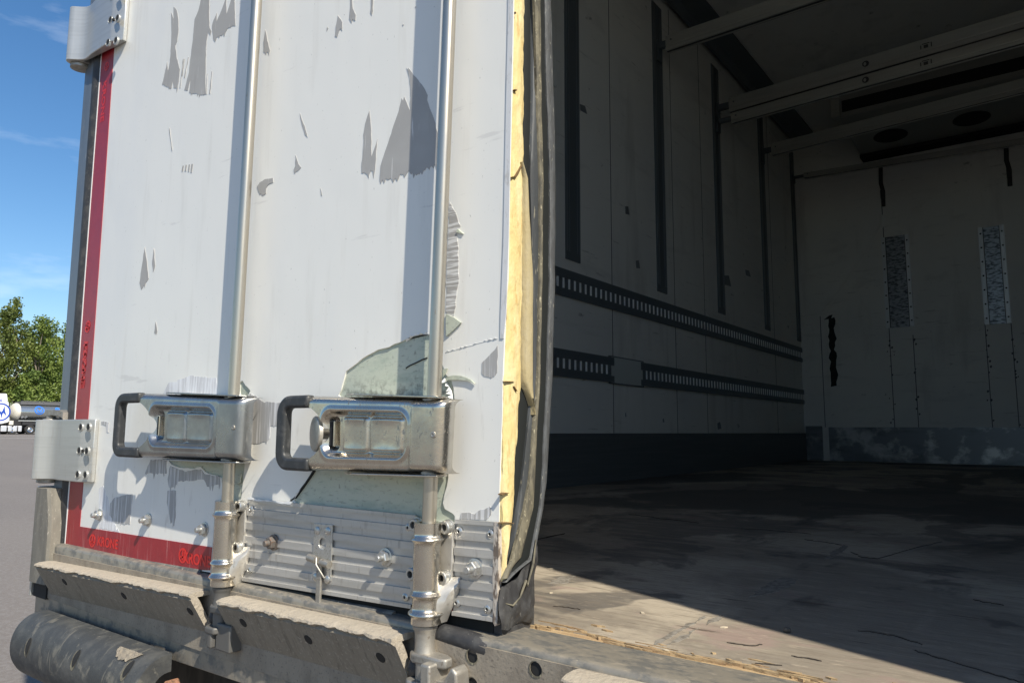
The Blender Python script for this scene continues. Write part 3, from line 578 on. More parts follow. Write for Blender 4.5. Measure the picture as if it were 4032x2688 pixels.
patches('streaky_patch', [[(-0.0078, 0.358), (-0.0081, 0.3235), (-0.0122, 0.3187), (-0.0201, 0.3178), (-0.0297, 0.3194), (-0.0336, 0.3234), (-0.0332, 0.3373), (-0.0261, 0.342), (-0.0172, 0.3491)], [(-0.5424, 0.3107), (-0.5235, 0.3058), (-0.5082, 0.2978), (-0.4989, 0.2944), (-0.4858, 0.2952), (-0.4549, 0.2935), (-0.4557, 0.2798), (-0.4576, 0.2571), (-0.4801, 0.2563), (-0.4811, 0.2355), (-0.486, 0.2312), (-0.5172, 0.2266), (-0.5402, 0.2284), (-0.5417, 0.2655)], [(-0.8586, 0.1907), (-0.8001, 0.1912), (-0.7972, 0.1659), (-0.876, 0.1638)], [(-0.7852, 0.1805), (-0.7656, 0.1771), (-0.7349, 0.1723), (-0.681, 0.1781), (-0.6697, 0.1708), (-0.618, 0.1672), (-0.6168, 0.1545), (-0.6571, 0.1489), (-0.6687, 0.1607), (-0.7552, 0.153), (-0.7693, 0.1425), (-0.7844, 0.1403), (-0.7921, 0.1565)], [(-0.7896, 0.1345), (-0.7609, 0.1363), (-0.7575, 0.1124), (-0.7563, 0.0889), (-0.7594, 0.0724), (-0.7738, 0.0817), (-0.7889, 0.1125)], [(-0.9737, 0.1131), (-0.9563, 0.1173), (-0.9207, 0.1213), (-0.9206, 0.0981), (-0.9224, 0.0633), (-0.9486, 0.0623), (-0.9845, 0.0617), (-1.0096, 0.075), (-1.0105, 0.0968), (-0.9917, 0.111)], [(-0.0667, 0.1383), (-0.0656, 0.1439), (-0.0523, 0.1454), (-0.0427, 0.1437), (-0.038, 0.1476), (-0.0264, 0.1511), (-0.0183, 0.1551), (-0.0148, 0.1527), (-0.0159, 0.1456), (-0.0228, 0.1389), (-0.0426, 0.137)], [(-1.0742, 0.2649), (-1.04, 0.2634), (-1.0378, 0.2421), (-1.0465, 0.2425), (-1.0519, 0.2562), (-1.0734, 0.2596)]], M['peel_streak_v'], y=-.0005)
patches('grey_smear', [[(-0.7778, 0.3428), (-0.7297, 0.3491), (-0.6453, 0.341), (-0.6397, 0.3111), (-0.7872, 0.3149)], [(-1.0638, 0.1248), (-1.0466, 0.1323), (-1.0184, 0.1029), (-1.0072, 0.0752), (-0.9842, 0.0596), (-0.9639, 0.0441), (-1.0501, 0.0457)], [(-0.8076, 0.3393), (-0.7154, 0.337), (-0.6577, 0.334), (-0.6557, 0.3133), (-0.8291, 0.3173)]], M['smear'], y=-.0003)
# thin edge capping along the shut side of the door
b = MB()
pl, pr = [(0.0068, 0.8255), (0.006, 0.761), (0.0047, 0.7067), (0.0013, 0.5001), (-0.0026, 0.3983), (-0.003, 0.3669)], [(0.0153, 0.8224), (0.0144, 0.7583), (0.013, 0.7042), (0.0098, 0.4988), (0.0061, 0.3975), (0.0023, 0.3665)]
pl = [(pl[0][0]+.004, 2.85)] + pl; pr = [(pr[0][0]+.004, 2.85)] + pr
b.prism(pl + pr[::-1], 1, -.0012, .0)
b.build('edge_capping', mat('pale_grey_edge_tape', (.60,.61,.62), .5, layers=[dict(scale=(200,200,50), lo=.55, hi=.68, col=(.40,.39,.37), amt=.7)]), door)
# red reflective tape, an L along the hinge side and the bottom
b = MB()
tp_ = [(-1.209,2.86),(-1.203,1.06),(-1.201,.60),(-1.197,.277)] + [(-1.1994, -0.0062)] + [(-0.8945, -0.0008), (-0.6652, 0.0047)] + [(-.55,.016),(-.02,.020),(-.02,.046)] + [(-0.6234, 0.0467), (-0.8752, 0.0441), (-1.1366, 0.0417)] + [(-1.137,.041),(-1.136,.306),(-1.140,.84),(-1.144,1.118),(-1.152,2.86)]
b.prism(tp_, 1, -.0011, .0004)
tape = b.build('reflective_tape', M['red'], door)
def lettering(name, txt, size, x, z, rot, parent, y=-.0016, sx=1.0):
    V, F = text_mesh(txt, size); mb = MB(); c, s = math.cos(rot), math.sin(rot)
    mb.add([(x + c*v.x*sx - s*v.y, y, z + s*v.x*sx + c*v.y) for v in V], F)
    return mb.build(name, M['red_print'], parent, recalc=False)
def emblem(x, z, r, parent, y=-.0015):
    mb = MB(); mb.slab(ring_pts((x,z), r, r, 24), [ring_pts((x,z), r*.72, r*.72, 24)], 1, y-.0002, y)
    mb.box(x-r*.16, x+r*.16, y-.0002, y, z-r*.6, z+r*.72); mb.box(x-r*.6, x+r*.6, y-.0002, y, z-r*.28, z-r*.08)
    return mb.build('emblem', M['red_print'], parent)
for (x, z) in ((-1.0074, 0.0187), (-0.6757, 0.0203)):
    lettering('lettering', 'KRONE', .026, x, z, .004, tape, sx=1.0)
for (x, z) in ((-1.0739, 0.0177), (-0.7222, 0.0233)): emblem(x, z, .0135, tape)
for (x, z) in ((-1.1767, 1.0086), (-1.1726, 0.3945), (-1.1749, 0.3887)):
    lettering('lettering', 'KRONE', .024, x, z, -math.pi/2, tape, sx=1.25); emblem(x+.004, z+.085, .011, tape)
# pale sealant bead and dark gasket on the hinge side
b = MB(); b.prism([(-1.2125,2.86),(-1.2062,1.06),(-1.2045,.60),(-1.2015,.277),(-1.204,.0),(-1.199,.0),(-1.1968,.277),(-1.2008,.60),(-1.2028,1.06),(-1.2088,2.86)], 1, -.0018, .0)
b.build('sealant_bead', M['skin_edge'], door)
b = MB(); rings = []
for z in [-.02 + i*.08 for i in range(37)]:
    q = -.0068*(z-.3)
    rings.append([(x+q,y,z) for x,y in ((-1.232,.03),(-1.232,-.002),(-1.228,-.006),(-1.222,-.0075),(-1.212,-.006),(-1.2025,-.001),(-1.2025,.03))])
b.loft(rings); b.build('side_gasket', M['black'], door, smooth=50)
# torn dusty rubber strip under the tape
def rubber_strip(mb, x0, z0, x1, z1, h, n=40, d=.010):
    rings = []
    for k in range(n+1):
        x = x0+(x1-x0)*k/n; z = z0+(z1-z0)*k/n; j = random.uniform(-.0014,.0014); j2 = random.uniform(-.0018,.0018)
        rings.append([(x,.012,z+.001),(x,-.001,z+.001),(x,-.004+j*.5,z-.002),(x,-d+j,z-h*.4),(x,-d*1.15+j2,z-h*.8),(x,-d*.8,z-h+j2),(x,.012,z-h)])
    mb.loft(rings)
random.seed(11)
b = MB(); rubber_strip(b, *(-1.2102, -0.0076), *(-0.66, 0.0048), .030)
b.build('bottom_gasket', M['gasket'], door, smooth=60)
b = MB(); rubber_strip(b, *(-0.5442, -0.0034), *(-0.1833, 0.0033), .026); b.build('bottom_gasket', M['gasket'], door, smooth=60)
b = MB()
b.tube([(-.13,-.004,-.006),(-.10,-.007,-.008),(-.05,-.007,-.010),(-.012,-.006,-.014),(.002,.000,-.022)], [.009,.0125,.013,.0135,.008], 14)
b.build('bottom_gasket', M['black'], door, smooth=60)
b = MB(); b.box(-1.23, -.008, .0030, .074, -.040, .0018); b.build('bottom_edge', M['black'], door)

# layers seen on the broken shut edge of the door: rows (z, near y, far y)
def edge_strip(name, rows, x, bulge, m, jit=0.0, back=.014, fine=.02, crumb=0.0):
    rings = []
    for i in range(len(rows)-1):
        (za,a0,a1),(zc_,c0,c1) = rows[i], rows[i+1]; k = max(2, int(abs(zc_-za)/fine))
        for q in range(k if i < len(rows)-2 else k+1):
            t = q/k; z = za+(zc_-za)*t; y0 = a0+(c0-a0)*t+random.uniform(-jit,jit); y1 = a1+(c1-a1)*t+random.uniform(-jit,jit); bb = bulge*(1+random.uniform(-8,8)*jit*10)
            N = 7; ring = [(x-back,y0,z)] + [(x+bb*math.sin(math.pi*s/N)**.7+crumb*(mnoise.noise(Vector((s*9.0/N, z*45, 1.3)))+.6*mnoise.noise(Vector((s*14.0/N, z*150, 4.4)))), y0+(y1-y0)*s/N, z) for s in range(N+1)] + [(x-back,y1,z)]
            rings.append(ring)
    mb = MB(); mb.loft(rings); return mb.build(name, m, door, smooth=60)
random.seed(5)
ES = {'foam': [(2.85, 0.0184, 0.0441), (0.8375, 0.0184, 0.0441), (0.6894, 0.0148, 0.0429), (0.5821, 0.0111, 0.0422), (0.4445, 0.0083, 0.0405), (0.3119, 0.0012, 0.0371), (0.1854, 0.0012, 0.0251), (0.1545, 0.0012, 0.0253), (0.0934, 0.0012, 0.0092), (0.0657, 0.0012, 0.006)], 'foam2': [(0.6088, 0.0304, 0.0324), (0.5888, 0.0382, 0.0453), (0.4498, 0.0428, 0.0594), (0.3141, 0.041, 0.059), (0.2707, 0.066, 0.059)], 'olive': [(2.85, 0.0498, 0.0731), (0.8552, 0.0498, 0.0731), (0.7039, 0.0493, 0.0733), (0.5939, 0.0485, 0.071), (0.4517, 0.0468, 0.0762), (0.3145, 0.0429, 0.0763), (0.1833, 0.0303, 0.0527), (0.1513, 0.0305, 0.046), (0.0902, 0.0148, 0.0298)], 'blue': [(2.85, 0.0626, 0.0721), (0.8594, 0.0626, 0.0721), (0.7074, 0.0629, 0.0767), (0.5954, 0.0582, 0.0836), (0.454, 0.0645, 0.0848), (0.3156, 0.0647, 0.0792), (0.183, 0.0403, 0.0696), (0.1515, 0.0322, 0.0489), (0.0906, 0.0164, 0.0217), (0.0729, 0.0052, 0.0172)], 'lip': [(2.85, 0.0603, 0.0744), (0.8561, 0.0603, 0.0744), (0.7072, 0.0667, 0.0774), (0.5986, 0.0736, 0.0811), (0.4547, 0.0729, 0.0784), (0.3156, 0.0686, 0.0728), (0.1828, 0.0489, 0.0604), (0.1514, 0.0383, 0.0576), (0.0918, 0.0125, 0.0308), (0.0817, 0.0044, 0.0124), (0.0709, -0.0044, 0.0036)], 'dark': [(2.85, 0.0717, 0.1107), (0.8644, 0.0717, 0.1107), (0.7135, 0.0781, 0.1182), (0.6034, 0.0851, 0.1217), (0.4575, 0.0844, 0.119), (0.3165, 0.08, 0.1118), (0.1819, 0.06, 0.0964), (0.1501, 0.0492, 0.089), (0.0896, 0.0231, 0.0683), (0.0718, 0.0119, 0.0239)], 'grey': [(2.85, 0.0878, 0.1051), (0.8707, 0.0878, 0.1051), (0.7181, 0.094, 0.1126), (0.6069, 0.1008, 0.116), (0.4595, 0.0997, 0.1133), (0.317, 0.093, 0.1062), (0.181, 0.0811, 0.0908), (0.1483, 0.0757, 0.0834), (0.086, 0.0537, 0.0628), (0.0789, 0.0285, 0.0365), (0.0715, 0.0098, 0.0178), (0.0659, -0.0032, 0.0048)]}
edge_strip('foam_core', ES['foam'], .001, .003, M['foam'], .0005, back=.03, fine=.007, crumb=.0017)
edge_strip('foam_sliver', ES['foam2'], .006, .003, M['foam_old'], .0007)
edge_strip('door_seal', ES['olive'], -.004, .003, M['seal_dark'], .0)
edge_strip('door_seal', ES['blue'], .002, .003, M['seal_grey'], .0003)
edge_strip('seal_lip', ES['lip'], .008, .0015, M['seal_lip'], .0008, back=.0042)
edge_strip('door_seal', ES['dark'], .001, .003, M['seal_dark'], .0)
edge_strip('seal_lip', ES['grey'], .006, .002, M['seal_rim'], .0008, back=.0035)
for L in [[(0.0104, 0.5821), (0.0198, 0.5848), (0.0277, 0.5949), (0.0363, 0.6087), (0.035, 0.6089), (0.0261, 0.5958), (0.0185, 0.5858)], [(-0.007, 0.1707), (0.0004, 0.1723), (0.0078, 0.1722), (0.0072, 0.1729), (-0.0011, 0.1736), (-0.0076, 0.1718)], [(-0.0072, 0.1367), (0.0051, 0.1365), (0.0187, 0.134), (0.0178, 0.1348), (0.0051, 0.1372), (-0.0067, 0.1377)], [(0.0159, 0.7058), (0.0211, 0.7074), (0.0208, 0.7056), (0.0184, 0.7051)], [(0.0166, 0.306), (0.0236, 0.3001), (0.0248, 0.3003), (0.018, 0.3063)], [(-0.0, 0.3113), (0.0179, 0.3119), (0.0179, 0.3123), (-0.0, 0.3118)], [(0.0159, 0.8171), (0.0171, 0.8144), (0.0189, 0.8157), (0.0177, 0.8175)]]: b = MB(); b.prism(L, 0, .0, .0062); b.build('foam_crack', M['foam_crack'], door)
# the crumpled rubber boot at the bottom corner
FL = [(0.0268, 0.0642), (0.0422, 0.0778), (0.0613, 0.095), (0.0735, 0.1005), (0.0728, 0.0662), (0.0702, 0.0394), (0.0712, 0.0266), (0.0667, 0.0095), (0.0583, 0.0059), (0.0425, 0.0108), (0.0301, 0.0098), (0.0181, 0.0079), (0.0063, 0.0078), (-0.0053, 0.0109), (-0.009, 0.0277), (-0.0074, 0.0442), (-0.003, 0.0604)]
cy = sum(p[0] for p in FL)/len(FL); cz_ = sum(p[1] for p in FL)/len(FL)
def boot(u, v):
    k = u*len(FL); i = int(k) % len(FL); t = k-int(k); a = FL[i]; c = FL[(i+1)%len(FL)]
    y = cy+(a[0]+(c[0]-a[0])*t-cy)*v; z = cz_+(a[1]+(c[1]-a[1])*t-cz_)*v
    n3 = mnoise.noise(Vector((y*38+z*14, z*26, 3.1))); n4 = mnoise.noise(Vector((y*120, z*70-y*60, 7.7)))
    x = .006 + .006*n3 + .0022*n4 - .003*v**4
    return (x, y, z)
b = MB(); b.grid(boot, 102, 14); b.box(-.02, -.001, .004, .072, -.026, .05); b.build('rubber_boot', M['black'], door, smooth=60)
b = MB()
for k, (pp, w_) in enumerate(((((.075,-.012),(.060,-.020),(.046,-.022),(.034,-.020)), .006), (((.060,-.016),(.045,-.026),(.030,-.026)), .005), (((.040,-.020),(.022,-.030),(.006,-.034),(-.004,-.030)), .006))):
    rings = []
    for i,(y,z) in enumerate(pp):
        rings.append([(.006+.004*math.sin(i*2+k),y,z+w_),(.011+.003*math.cos(i+k),y,z),(.006,y,z-w_*.6),(.002,y,z)])
    b.loft(rings)
b.build('torn_rubber_flap', M['black'], door, smooth=50)
b = MB(); b.tube([(.009,.062,.110),(.012,.052,.082),(.011,.040,.055),(.012,.036,.063),(.010,.026,.044),(.008,.014,.036),(.004,.004,.040)], [.0007,.0017,.0012,.0019,.0011,.0013,.0005], 8); b.build('frayed_thread', M['seal_lip'], door, smooth=60)
b = MB(); b.prism([(-0.0077, 0.1369), (-0.0007, 0.1374), (0.0001, 0.0942), (-0.0014, 0.0598), (-0.001, 0.0159), (-0.0048, 0.0136), (-0.0082, 0.0181), (-0.0077, 0.042), (-0.009, 0.0589)], 1, -.0058, .002)
b.build('corner_strip', mat('flaking_edge_profile', (.50,.45,.39), .7, .2, layers=[dict(scale=(150,150,60), lo=.46, hi=.56, col=(.12,.09,.07), amt=.9, detail=7)], bump=[((140,140,70), .6, .002)]), door)

# --- hinges
def hinge(z0, z1, bolts, small):
    out = [(-1.258,.030),(-1.301,.030),(-1.301,-.022),(-1.299,-.034),(-1.294,-.042),(-1.287,-.046),(-1.279,-.0445),(-1.273,-.039),(-1.263,-.030),(-1.254,-.0235),(-1.243,-.0205),(-1.228,-.0212),(-1.210,-.0232),(-1.196,-.0235),(-1.118,-.0235),(-1.110,-.0225),(-1.083,-.0085),(-1.083,-.0005),(-1.236,-.0125),(-1.262,-.018)]
    mb = MB(); mb.prism(out, 2, z0, z1)
    h = mb.build('door_hinge', M['alu'], T, bevel=.0015, smooth=40)
    for (x, z) in bolts:
        q = MB(); q.mi = 0; q.lathe((x,-.0235,z), (0,-1,0), [(-.004,.0094),(.0004,.0094),(.0005,.0084),(-.0002,.0082)], 20)
        q.mi = 2; q.lathe((x,-.0235,z), (0,-1,0), [(-.003,.0083),(.0003,.0083),(.0003,.0)], 20)
        q.mi = 1; q.lathe((x+.0012,-.0235,z+.0010), (0,-1,0), [(-.003,.0058),(.0006,.0058),(.0006,.0)], 20)
        q.build('bolt', [M['alu'], M['dark_hole'], M['bolt_seat']], h, smooth=40)
    q = MB()
    for (x, z) in small: q.lathe((x,-.0235,z), (0,-1,0), [(-.003,.0036),(.0004,.0036),(.0004,0)], 14)
    if small: q.build('pin_hole', M['dark_hole'], h)
    q = MB(); q.lathe((-1.288,-.012,z0-.010), (0,0,1), [(0,.0),(0,.017),(.002,.022),(.009,.022),(.010,.020),(z1-z0+.010,.019),(z1-z0+.012,.018),(z1-z0+.016,0)], 24)
    q.build('hinge_pin', M['cast'], h, smooth=40)
    return h
hm = hinge(.1375, .2695, [(-1.1154, 0.2525), (-1.0801, 0.2526), (-1.1148, 0.2032), (-1.0794, 0.2028), (-1.114, 0.1531), (-1.0783, 0.1534)], [(-1.0996, 0.2035)])
HB = [(-1.1242, 1.1271), (-1.0859, 1.1191), (-1.1208, 1.1809), (-1.086, 1.1727), (-1.1212, 1.237), (-1.0837, 1.227)]
ht = hinge(1.126, 1.262, HB, [(-1.1073, 1.1775)])
# pin bracket above the middle hinge, bolted to the post
HK = [(-1.3055, 0.2862), (-1.2359, 0.2855), (-1.2204, 0.28), (-1.2201, 0.2696)]
b = MB(); b.loft([[(HK[i][0],y0,HK[i][1]+.006),(HK[i][0],y0+.026,HK[i][1]+.006),(HK[i][0],y0+.026,HK[i][1]-h_),(HK[i][0],y0,HK[i][1]-h_)] for i,y0,h_ in ((0,-.022,.006),(1,-.022,.006),(2,-.018,.008),(3,-.012,.010))]); b.lathe((HK[0][0]+.012,-.012,.262),(0,0,1),[(0,.010),(.016,.010),(.018,.0)],14)
b.build('hinge_hook', M['cast'], hm, smooth=40)
# dusty guard profile on the lower post
gp = MB(); rings = []
for (z, w_) in ((.118,.0),(.10,.004),(.075,.012),(.045,.019),(.0,.020),(-.05,.020),(-.085,.020)):
    x1 = -1.232+w_
    rings.append([(-1.296,.02,z),(-1.296,-.024,z),(-1.290,-.032,z),(-1.270,-.034,z),(x1-.006,-.031,z),(x1,-.026,z),(x1,.02,z)])
gp.loft(rings); guard = gp.build('post_guard', M['guard'], T, smooth=35)
q = MB(); q.box(-1.302, -1.294, -.026, .03, -.118, .120); q.build('guard_edge', M['alu'], guard, bevel=.001)
q = MB(); q.box(-1.290, -1.225, -.022, .02, -.118, -.086); q.build('guard_void', M['dark_hole'], guard)  # solid black block painted as the shaded void below the guard

# --- locking bars
RR = .0094
def locking_bar(x0, zb, x1, zt, handle_z, labels):
    mb = MB(); mb.lathe((x0,-.026,zb), (x1-x0,0,zt-zb), [(0,0),(0,RR),(zt-zb,RR),(zt-zb,0)], 32)
    return mb.build('locking_bar', M['steel_rod'], T, smooth=40)
AL, AR = [(-0.5409, 0.9164), (-0.5514, 0.1581)], [(-0.0782, 0.7698), (-0.097, 0.1507)]
def ext(P, z): (xa,za),(xb_,zb_) = P; t = (z-zb_)/(za-zb_); return xb_+(xa-xb_)*t
bl = locking_bar(ext(AL,.02), .02, ext(AL,2.85), 2.85, 0, 0)
br = locking_bar(ext(AR,.02), .02, ext(AR,2.85), 2.85, 0, 0)

def smooth_(a, c, x): t = max(0, min(1, (x-a)/(c-a))); return t*t*(3-2*t)
def rrect(x, y, cx, cy, hx, hy, r):
    qx, qy = abs(x-cx)-hx+r, abs(y-cy)-hy+r
    return math.hypot(max(qx,0), max(qy,0)) + min(max(qx,qy),0) - r
def door_handle(tl, tr_, br_, bl_, gx, rodx, disc, bar, sm):
    """pressed steel handle: corners (x,z), grip outer x, rod x"""
    L = tr_[0]-tl[0]; H = tl[1]-bl_[1]
    def P(s, t):   # s along, t up
        x = (bl_[0]*(1-t)+tl[0]*t)*(1-s) + (br_[0]*(1-t)+tr_[0]*t)*s
        z = (bl_[1]*(1-s)+br_[1]*s)*(1-t) + (tl[1]*(1-s)+tr_[1]*s)*t
        return x, z
    asp = L/H
    def depth(s, t):
        a = s*asp; d0 = .044
        e = min(t, 1-t)*H; r = .011
        if e < r: d0 -= (r - math.sqrt(max(0, r*r-(r-e)**2)))*1.35
        e2 = (1-s)*L; r2 = .013
        if e2 < r2: d0 -= (r2 - math.sqrt(max(0, r2*r2-(r2-e2)**2)))*1.5
        # raised boss over the locking bar
        bo = smooth_(.775, .825, s)*(1-smooth_(.93,1.0,s))*.5 + .5*smooth_(.775,.825,s)
        d0 += .0045*bo*smooth_(.0,.12,t)*smooth_(1.0,.88,t)
        sd = rrect(a, t, .455*asp, .5, .305*asp, .285, .16)
        d0 -= .0085*smooth_(.035,-.045,sd)
        d0 += .0022*max(0, 1-abs(sd-.045)/.05)
        for (c0, c1) in ((.285,.475),(.490,.720)):
            sp = rrect(a, t, (c0+c1)/2*asp, .5, (c1-c0)/2*asp, .235, .05)
            d0 += .0048*smooth_(.012,-.035,sp)
            if sp < 0: d0 -= .0016*(1-abs((a-(c0+c1)/2*asp)/((c1-c0)/2*asp))**2)*(1-(2*abs(t-.5)/.47)**4)
        sl = rrect(a, t, .205*asp, .5, .036*asp, .215, .06)
        d0 -= .007*smooth_(.02,-.03,sl)
        return d0
    def edge(t): q = (t-.5)/.37; return .165*(1-q*q)**.8 if abs(q) < 1 else 0.0
    NU, NV = 150, 76
    def front(u, v):
        s0 = edge(v); s = s0 + (1-s0)*u; x, z = P(s, v); return (x, -depth(s, v), z)
    mb = MB(); mb.grid(front, NU, NV)
    def back(u, v):
        s0 = edge(v); s = s0 + (1-s0)*u; x, z = P(s, v); return (x, -depth(s, v)+.004, z)
    n0 = len(mb.v); mb.grid(lambda u, v: back(1-u, v), NU, NV)
    W1 = NU+1
    for i in range(NU):   # close the top and bottom edges
        mb.f.append([i, n0+NU-i, n0+NU-i-1, i+1]); mb.m.append(0)
        o = NV*W1; mb.f.append([o+i, o+i+1, n0+o+NU-i-1, n0+o+NU-i]); mb.m.append(0)
    for j in range(NV):
        mb.f.append([j*W1, (j+1)*W1, n0+(j+1)*W1+NU, n0+j*W1+NU]); mb.m.append(0)
        mb.f.append([j*W1+NU, n0+j*W1, n0+(j+1)*W1, (j+1)*W1+NU]); mb.m.append(0)
    h = mb.build('door_handle', sm, T, smooth=50)
    # folded bracket behind it: top and bottom flanges, back plate
    for zz, nm in (((tl[1]+.002, tr_[1]+.002), 1), ((bl_[1]-.004, br_[1]-.004), 0)):
        q = MB(); x0, x1 = tl[0]+.075, tr_[0]-.034
        za, zc = zz[0]+(zz[1]-zz[0])*.25, zz[1]
        top = [(x0,0),(x1,0),(x1+.016,-.016),(x1+.024,-.030),(x1+.020,-.041),(x1+.008,-.046),(x0+.03,-.043),(x0,-.030)]
        q.loft([[(x, y, za+(zc-za)*(x-x0)/(x1-x0)) for x, y in top], [(x, y, za+(zc-za)*(x-x0)/(x1-x0)+.0025) for x, y in top]])
        q.build('bracket_flange', sm, h, bevel=.0007)
    q = MB(); q.prism([(tl[0]+.10,bl_[1]),(tr_[0]-.035,br_[1]-.003),(tr_[0]-.035,tr_[1]+.003),(tl[0]+.10,tl[1])], 1, -.0035, -.0004); q.build('bracket_plate', M['zinc'], h)
    q = MB(); q.lathe((rodx, -.026, br_[1]-.001), (0,0,1), [(0,.0145),(tr_[1]-br_[1]+.002,.0145)], 24); q.build('bar_sleeve', M['cast'], h, smooth=40)
    # rubber grip
    zt_, zb_ = tl[1]+.001, bl_[1]-.001; bw = .0205
    def arc(cx, cz, r, a0, a1, n=7): return [(cx+r*math.cos(a0+(a1-a0)*k/n), cz+r*math.sin(a0+(a1-a0)*k/n)) for k in range(n+1)]
    PI = math.pi; xe = tl[0]+.008
    C_ = [(xe, zt_-.019), (xe, zt_)] + arc(gx+.028, zt_-.028, .028, PI/2, PI) + arc(gx+.026, zb_+.026, .026, PI, 1.5*PI) + [(bl_[0]+.008, zb_), (bl_[0]+.008, zb_+.019)]
    C_ += arc(gx+bw+.009, zb_+.019+.009, .009, 1.5*PI, PI) + arc(gx+bw+.009, zt_-.019-.009, .009, PI, PI/2)
    q = MB(); q.prism(C_, 1, -.0475, -.031); q.build('grip', M['grip'], h, bevel=.0045, seg=3, smooth=40)
    x, z = P(.205, .5)
    q = MB(); q.box(x-.0072, x-.0022, -.0375, -.030, z-.017, z+.017); q.build('catch_slot', M['dark_hole'], h)
    q = MB(); q.box(x+.0030, x+.0055, -.0405, -.030, z-.018, z+.018); q.build('catch_tongue', M['steel'], h, bevel=.0006)
    q = MB(); x, z = P(.955, .52); q.lathe((x,-depth(.955,.52)-.0003,z), (0,-1,0), [(-.001,.0042),(.0008,.0040),(.0014,.0024),(.0006,.0012),(.0006,0)], 16); q.build('rivet', M['cast'], h, smooth=50)
    if disc:
        dn = Vector((-.39,-.92,0)).normalized(); dc = Vector((disc[0], -.036, disc[1]))
        q = MB(); q.lathe(dc - dn*.0065, dn, [(0,0),(0,disc[2]),(.005,disc[2]),(.0062,disc[2]*.955),(.0066,disc[2]*.9),(.0066,0)], 44)
        q.lathe((dc.x+.004, 0, dc.z), (0,-1,0), [(0,.008),(.033,.008)], 16); q.build('lock_disc', M['disc'], h, smooth=35)
    return h
M['grip'] = mat('worn_black_grip', (.026,.028,.030), .5, layers=[dict(scale=(60,60,60), lo=.5, hi=.7, col=(.075,.075,.075), amt=.8, rough=.7), dict(scale=(220,220,90), lo=.64, hi=.71, col=(.26,.24,.20), amt=.6)], bump=[((260,260,260), .15, .001)])
hr = door_handle(*[(-0.3346, 0.3), (-0.0583, 0.2895), (-0.0629, 0.1945), (-0.3315, 0.19)], (-0.4008, 0.2445)[0], ext(AR,.245), ((-0.3227, 0.2438)[0], (-0.3227, 0.2438)[1], .0262), br, M['steel'])
hl = door_handle(*[(-0.8369, 0.3172), (-0.4956, 0.3018), (-0.4971, 0.1989), (-0.8299, 0.1971)], (-0.9207, 0.2579)[0], ext(AL,.255), None, bl, M['steel_dark'])

# --- lower guides of the locking bars
def hexbolt(o, d, parent, r=.0085, h=.009, m=None):
    q = MB(); q.mi = 0
    q.lathe(o, d, [(-.002,r*1.15),(.0012,r*1.15),(.0013,r),(h-.001,r),(h,r*.88),(h,r*.55),(h-.004,r*.5)], 22)
    q.mi = 1; q.lathe(o, d, [(h-.006,r*.53),(h-.0035,r*.53),(h-.0035,0)], 6)
    return q.build('socket_bolt', [m or M['nut'], M['dark_hole']], parent, smooth=35)
def bar_guide(xr, z_top, z_bot, flange, bolts, bands, dirty):
    H = z_top-z_bot; r0 = .0178
    prof = [(0,.0),(0,r0*.99)]
    zz = [(.0,r0*1.02)]
    def rad(t):
        r = r0
        for c in bands: r += .0042*math.exp(-((t-c)/(.026))**2)
        return r*(1+.10*smooth_(.30,.0,t))
    mb = MB(); N = 90
    mb.lathe((xr,-.026,z_bot), (0,0,1), [(0,.0)] + [(H*k/N, rad(k/N)) for k in range(N+1)] + [(H, .0115),(H-.006,.0110),(H-.006,0)], 30)
    g = mb.build('bar_guide', M['steel'], T, smooth=40)
    q = MB(); q.prism(flange, 1, -.0075, -.0012); q.build('guide_flange', M['zinc'], g, bevel=.0012)
    # pressed web flaring out to the right near the bottom
    q = MB(); rings = []
    for t, w_, dd in ((.0,.016,.034),(.10,.022,.034),(.20,.029,.032),(.29,.034,.028),(.36,.037,.020),(.42,.038,.010),(.46,.038,.004)):
        z = z_bot+H*t; rings.append([(xr,-.004,z),(xr-.004,-dd-.004,z),(xr+.010,-dd-.0035,z),(xr+.018,-dd*.85,z),(xr+w_*.9,-dd*.62-.003,z),(xr+w_,-dd*.4-.003,z),(xr+w_,-.004,z)])
    q.loft(rings); q.build('guide_web', M['zinc'], g, smooth=50)
    for (x, z) in bolts: hexbolt((x,-.0076,z), (0,-1,0), g)
    return g
gr = bar_guide(ext(AR,.06), (-0.1018, 0.1319)[1], (-0.0977, 0.0069)[1],
    [(-0.1425, 0.1278), (-0.079, 0.1315), (-0.073, 0.1266), (-0.074, 0.0901), (-0.0745, 0.055), (-0.0784, 0.0448), (-0.0901, 0.0135), (-0.095, 0.0042), (-0.1363, -0.0022), (-0.1431, 0.021), (-0.1473, 0.0374), (-0.1439, 0.0736), (-0.1439, 0.1143)],
    [(-0.0808, 0.1256), (-0.0842, 0.0621), (-0.136, 0.1246), (-0.1395, 0.0605)], (.105,.285,.835), 0)
gl = bar_guide(ext(AL,.07), (-0.5564, 0.1317)[1], (-0.5464, -0.003)[1],
    [(-0.6201, 0.1273), (-0.5405, 0.1304), (-0.529, 0.1259), (-0.5281, 0.0823), (-0.5304, 0.0493), (-0.5356, 0.0315), (-0.547, 0.0052), (-0.554, -0.0043), (-0.6139, -0.0146), (-0.6225, 0.0062), (-0.6188, 0.0747)],
    [(-0.537, 0.123), (-0.5382, 0.0569)], (.11,.27,.84), 1)
